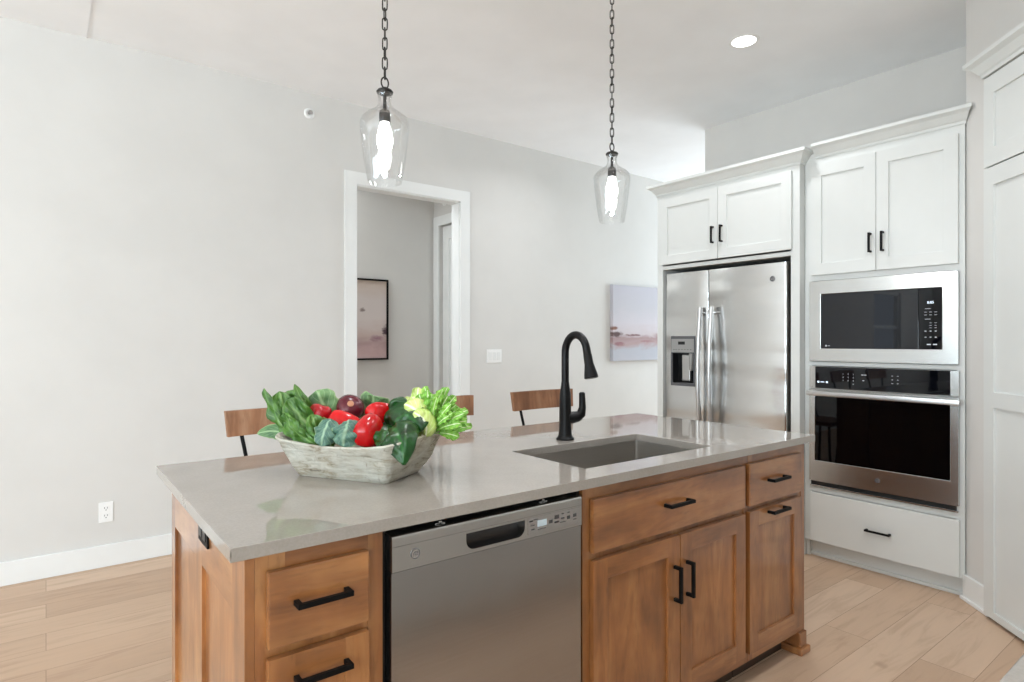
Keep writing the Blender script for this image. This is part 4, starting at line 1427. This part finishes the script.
def leaf(parent, mat, *a, thick=0.0012, name='leaf', **k):
    bm = leaf_bm(*a, **k)
    o = obj(name, bm, mat, parent)
    s = o.modifiers.new('thickness', 'SOLIDIFY'); s.thickness = thick; s.offset = 0
    o.data.polygons.foreach_set('use_smooth', [True] * len(o.data.polygons))
    return o
UP = Vector((0, 0, 1))
NF = -FV + UP * 0.35     # most leaves show their face to the aisle

# tall leafy greens at the left
t = thing('leafy_greens', 'upright bunch of crinkly long green leaves at the left of the bowl', 'greens', bp(-0.1070, -0.020, 0.0821))
K = dict(ruffle=0.32, freq=3.1, cup=0.25, stalk=0.1, crumple=0.7)
leaf(t, 'leaf_green', bp(-0.1350, 0.030, 0.0673), bp(-0.2579, 0.030, 0.1226), bp(-0.2947, 0.030, 0.2516), 0.028, NF - RV * 0.9, seed=0.3, pa=0.6, pb=0.45, **K)
leaf(t, 'leaf_green', bp(-0.1133, 0.000, 0.0726), bp(-0.2160, 0.000, 0.1270), bp(-0.2372, 0.000, 0.2449), 0.030, NF + RV * 0.5, seed=1.9, pa=0.8, pb=0.3, **K)
leaf(t, 'leaf_green', bp(-0.1073, 0.020, 0.0752), bp(-0.1719, 0.030, 0.1533), bp(-0.2234, 0.020, 0.2432), 0.038, NF - RV * 0.1, seed=2.7, pa=0.8, pb=0.3, **K)
leaf(t, 'leaf_green', bp(-0.1043, 0.010, 0.0769), bp(-0.1468, 0.010, 0.1559), bp(-0.1954, 0.010, 0.2653), 0.022, NF + RV * 0.9, seed=4.1, pa=0.5, pb=0.6, **K)
leaf(t, 'leaf_green', bp(-0.0682, -0.050, 0.0844), bp(-0.1237, -0.060, 0.1417), bp(-0.1975, -0.050, 0.2226), 0.034, NF + RV * 0.15, seed=5.2, pa=0.7, pb=0.32, **K)
leaf(t, 'leaf_green', bp(-0.0738, -0.070, 0.0879), bp(-0.1610, -0.070, 0.1082), bp(-0.1959, -0.070, 0.1896), 0.024, NF - RV * 0.4, seed=6.6, pa=0.7, pb=0.4, **K)
leaf(t, 'leaf_green', bp(-0.0477, -0.060, 0.0832), bp(-0.0881, -0.080, 0.1099), bp(-0.1203, -0.070, 0.1838), 0.026, NF + RV * 0.6, seed=8.3, pa=0.6, pb=0.4, **K)
leaf(t, 'leaf_sage', bp(-0.1821, 0.060, 0.0713), bp(-0.2507, 0.060, 0.1369), bp(-0.3246, 0.050, 0.1103), 0.024, NF, seed=9.1, pa=0.6, pb=0.6, ruffle=0.1, freq=2, cup=-0.2, stalk=0.1)
t = thing('collard_leaves', 'broad grey green leaves standing behind the red onion', 'greens', bp(-0.0501, 0.080, 0.0647))
K = dict(ruffle=0.10, freq=2.0, cup=-0.35, stalk=0.05, crumple=0.25, pa=0.6, pb=0.32)
leaf(t, 'leaf_sage', bp(-0.0826, 0.040, 0.0779), bp(-0.1041, 0.050, 0.1662), bp(-0.1414, 0.050, 0.2438), 0.048, NF + RV * 0.1, seed=3, **K)
leaf(t, 'leaf_sage', bp(-0.0464, 0.090, 0.0820), bp(-0.0746, 0.100, 0.1601), bp(-0.0911, 0.080, 0.2130), 0.034, NF, seed=4, **K)
leaf(t, 'leaf_sage', bp(0.0193, 0.080, 0.0774), bp(0.0211, 0.100, 0.1760), bp(0.0279, 0.070, 0.2265), 0.052, NF - RV * 0.1, seed=5.5, **K)
t = thing('blue_green_leaves', 'pair of blue green leaves lying along the front rim of the bowl', 'greens', bp(-0.0417, -0.120, 0.1164))
K = dict(ruffle=0.20, freq=2.2, cup=-0.4, stalk=0.0, crumple=0.3, pa=0.35, pb=0.3)
leaf(t, 'leaf_blue', bp(-0.0533, -0.100, 0.1760), bp(-0.0551, -0.150, 0.1602), bp(-0.0709, -0.135, 0.1049), 0.034, UP * 0.6 - FV, seed=5, **K)
leaf(t, 'leaf_blue', bp(-0.0019, -0.100, 0.1703), bp(0.0059, -0.160, 0.1671), bp(-0.0065, -0.145, 0.1038), 0.042, UP * 0.6 - FV, seed=6.2, **K)

def pepper(name, label, c, size, tilt, mat, length=1.25, lobes=4, seed=0, stem=True):
    t = thing(name, label, 'pepper', c, 0, 'red peppers in the bowl')
    mx = Euler(tilt).to_matrix().to_4x4()
    R_, L_ = size, size * length
    prof = [(0.06, -L_), (0.30, -L_ * 0.985), (0.58, -L_ * 0.88), (0.80, -L_ * 0.6), (0.93, -L_ * 0.2), (1.0, L_ * 0.2), (1.0, L_ * 0.5), (0.9, L_ * 0.74), (0.68, L_ * 0.84), (0.42, L_ * 0.80), (0.2, L_ * 0.70), (0.1, L_ * 0.66)]
    bm = lathe(bmn(), [(a * R_, b) for a, b in prof], 40, M4=mx, lob=lambda a, zz: 1 + 0.10 * math.cos(lobes * a + seed) * (1 if zz > -L_ * 0.9 else 0.4) + 0.04 * math.sin(a + seed))
    bm.transform(Matrix.Translation(c))
    obj('pepper_body', bm, mat, t, smooth=True)
    bm = tube(bmn(), [mx @ Vector(p) for p in ((0, 0, L_ * 0.64), (0.002, 0, L_ * 0.85), (0.006, 0.002, L_ * 1.08), (0.012, 0.004, L_ * 1.2))], [R_ * 0.2, R_ * 0.12, R_ * 0.11, R_ * 0.14], 10)
    bm.transform(Matrix.Translation(c))
    obj('stem', bm, 'stem_green', t, smooth=True)
    return t
def toward(r, f, z):
    d = (RV * r + FV * f + Vector((0, 0, z))).normalized()
    return d.to_track_quat('Z', 'Y').to_euler()
pepper('red_pepper', 'round glossy red pepper at the front centre, over the bowl rim', bp(0.0508, -0.105, 0.1368), 0.046, toward(0.25, 0.9, 0.25), 'pepper_red', 0.95, 3, 0.5)
pepper('red_pepper', 'long red pepper lying in front of the red onion', bp(-0.0243, -0.060, 0.1534), 0.034, toward(-0.95, 0.15, 0.22), 'pepper_red', 1.6, 3, 1.2)
pepper('red_pepper', 'dark red pepper tucked against the upright green leaves', bp(-0.1101, -0.010, 0.1766), 0.034, toward(-0.5, 0.8, -0.1), 'pepper_deep', 1.1, 4, 2.0)
pepper('red_pepper', 'red pepper behind the dark green leaves, right of the red onion', bp(0.0601, -0.005, 0.1790), 0.034, toward(0.5, 0.6, -0.3), 'pepper_red', 1.15, 3, 0.2)
c = bp(-0.0349, 0.035, 0.1896)
t = thing('red_onion', 'dark maroon red onion on top of the pile', 'onion', c)
mx = Euler(toward(0.25, -0.75, 0.45)).to_matrix().to_4x4()
bm = lathe(bmn(), [(0.003, -0.042), (0.018, -0.0395), (0.034, -0.026), (0.043, -0.004), (0.041, 0.014), (0.031, 0.028), (0.017, 0.034), (0.009, 0.036)], 32, M4=mx, lob=lambda a, z: 1 + 0.03 * math.cos(3 * a)); bm.transform(Matrix.Translation(c)); obj('onion_body', bm, 'onion_skin', t, smooth=True)
bm = lathe(bmn(), [(0.0105, 0.0335), (0.0095, 0.038), (0.005, 0.039)], 12, M4=mx); bm.transform(Matrix.Translation(c)); obj('onion_root', bm, 'onion_root', t, smooth=True)

t = thing('dark_green_leaves', 'shiny dark green leaves hanging over the right front of the rim', 'greens', bp(0.1353, -0.100, 0.1131))
K = dict(ruffle=0.14, freq=1.8, cup=-0.35, stalk=0.0, crumple=0.3)
leaf(t, 'leaf_dark', bp(0.1122, -0.040, 0.1092), bp(0.1296, -0.070, 0.2361), bp(0.2067, -0.100, 0.1417), 0.054, -FV + UP * 0.6, seed=11, pa=0.35, pb=0.35, **K)
leaf(t, 'leaf_dark', bp(0.1043, -0.030, 0.1136), bp(0.1082, -0.020, 0.2077), bp(0.1501, -0.020, 0.2047), 0.036, -FV + UP * 0.2, seed=12, pa=0.4, pb=0.35, **K)
leaf(t, 'leaf_dark', bp(0.1162, -0.090, 0.1460), bp(0.1595, -0.200, 0.1726), bp(0.1739, -0.205, 0.0659), 0.056, -FV * 0.9 + UP * 0.5, seed=13.4, pa=0.35, pb=0.7, **K)
leaf(t, 'leaf_dark', bp(0.1219, -0.060, 0.1417), bp(0.1003, -0.150, 0.1657), bp(0.1156, -0.170, 0.1027), 0.034, -FV + UP * 0.4, seed=14.2, pa=0.35, pb=0.4, **K)
t = thing('napa_cabbage', 'pale yellow green cabbage heart beside the frilly lettuce', 'cabbage', bp(0.1829, 0.000, 0.0968))
K = dict(ruffle=0.10, freq=2.4, cup=-0.5, stalk=0.0, crumple=0.2, pa=0.4, pb=0.35, thick=0.003)
leaf(t, 'leaf_cabbage', bp(0.2199, -0.050, 0.1167), bp(0.2067, -0.080, 0.2024), bp(0.1464, -0.050, 0.2108), 0.040, NF, seed=20, **K)
leaf(t, 'leaf_cabbage', bp(0.2085, -0.010, 0.1104), bp(0.2127, -0.040, 0.2038), bp(0.1634, -0.010, 0.2277), 0.036, NF, seed=21, **K)
leaf(t, 'leaf_cabbage', bp(0.2110, -0.070, 0.1199), bp(0.2254, -0.090, 0.1747), bp(0.1778, -0.080, 0.1908), 0.030, NF, seed=22, **K)
leaf(t, 'leaf_cabbage', bp(0.1784, 0.030, 0.1042), bp(0.1476, 0.030, 0.1994), bp(0.1261, 0.030, 0.2178), 0.028, NF, seed=23, **K)
t = thing('frilly_lettuce', 'bright green frilly lettuce spilling over the right end', 'lettuce', bp(0.2132, 0.000, 0.1028))
rnd = random.Random(4)
NL = 44
for k in range(NL):
    a = math.radians(-2 + 106 * (k / (NL - 1)) + rnd.uniform(-7, 7))      # fan from low right up to the top
    ln = (0.125 if a < 0.9 else 0.14) * rnd.uniform(0.66, 1.05)
    ff = rnd.uniform(-0.05, 0.06)
    b_ = bp(0.2162, 0.000, 0.1179) + FV * ff * 0.5
    t_ = b_ + RV * ln * math.cos(a) + UP * ln * math.sin(a) + FV * ff * 1.2
    m_ = (b_ + t_) / 2 + UP * 0.018 - FV * 0.02
    leaf(t, 'leaf_lettuce', b_, m_, t_, rnd.uniform(0.010, 0.016), NF + RV * rnd.uniform(-0.5, 0.5), ruffle=0.6, freq=5.0, cup=0.2, seed=rnd.uniform(0, 9), stalk=0.3, nu=20, nv=6, pa=0.8, pb=0.3)
leaf(t, 'leaf_cabbage', bp(0.1921, 0.020, 0.1241), bp(0.1693, 0.010, 0.2015), bp(0.1768, 0.020, 0.2554), 0.022, NF - RV * 0.2, ruffle=0.3, freq=3, cup=0.3, seed=2.2, stalk=0.1, pa=0.6, pb=0.4)
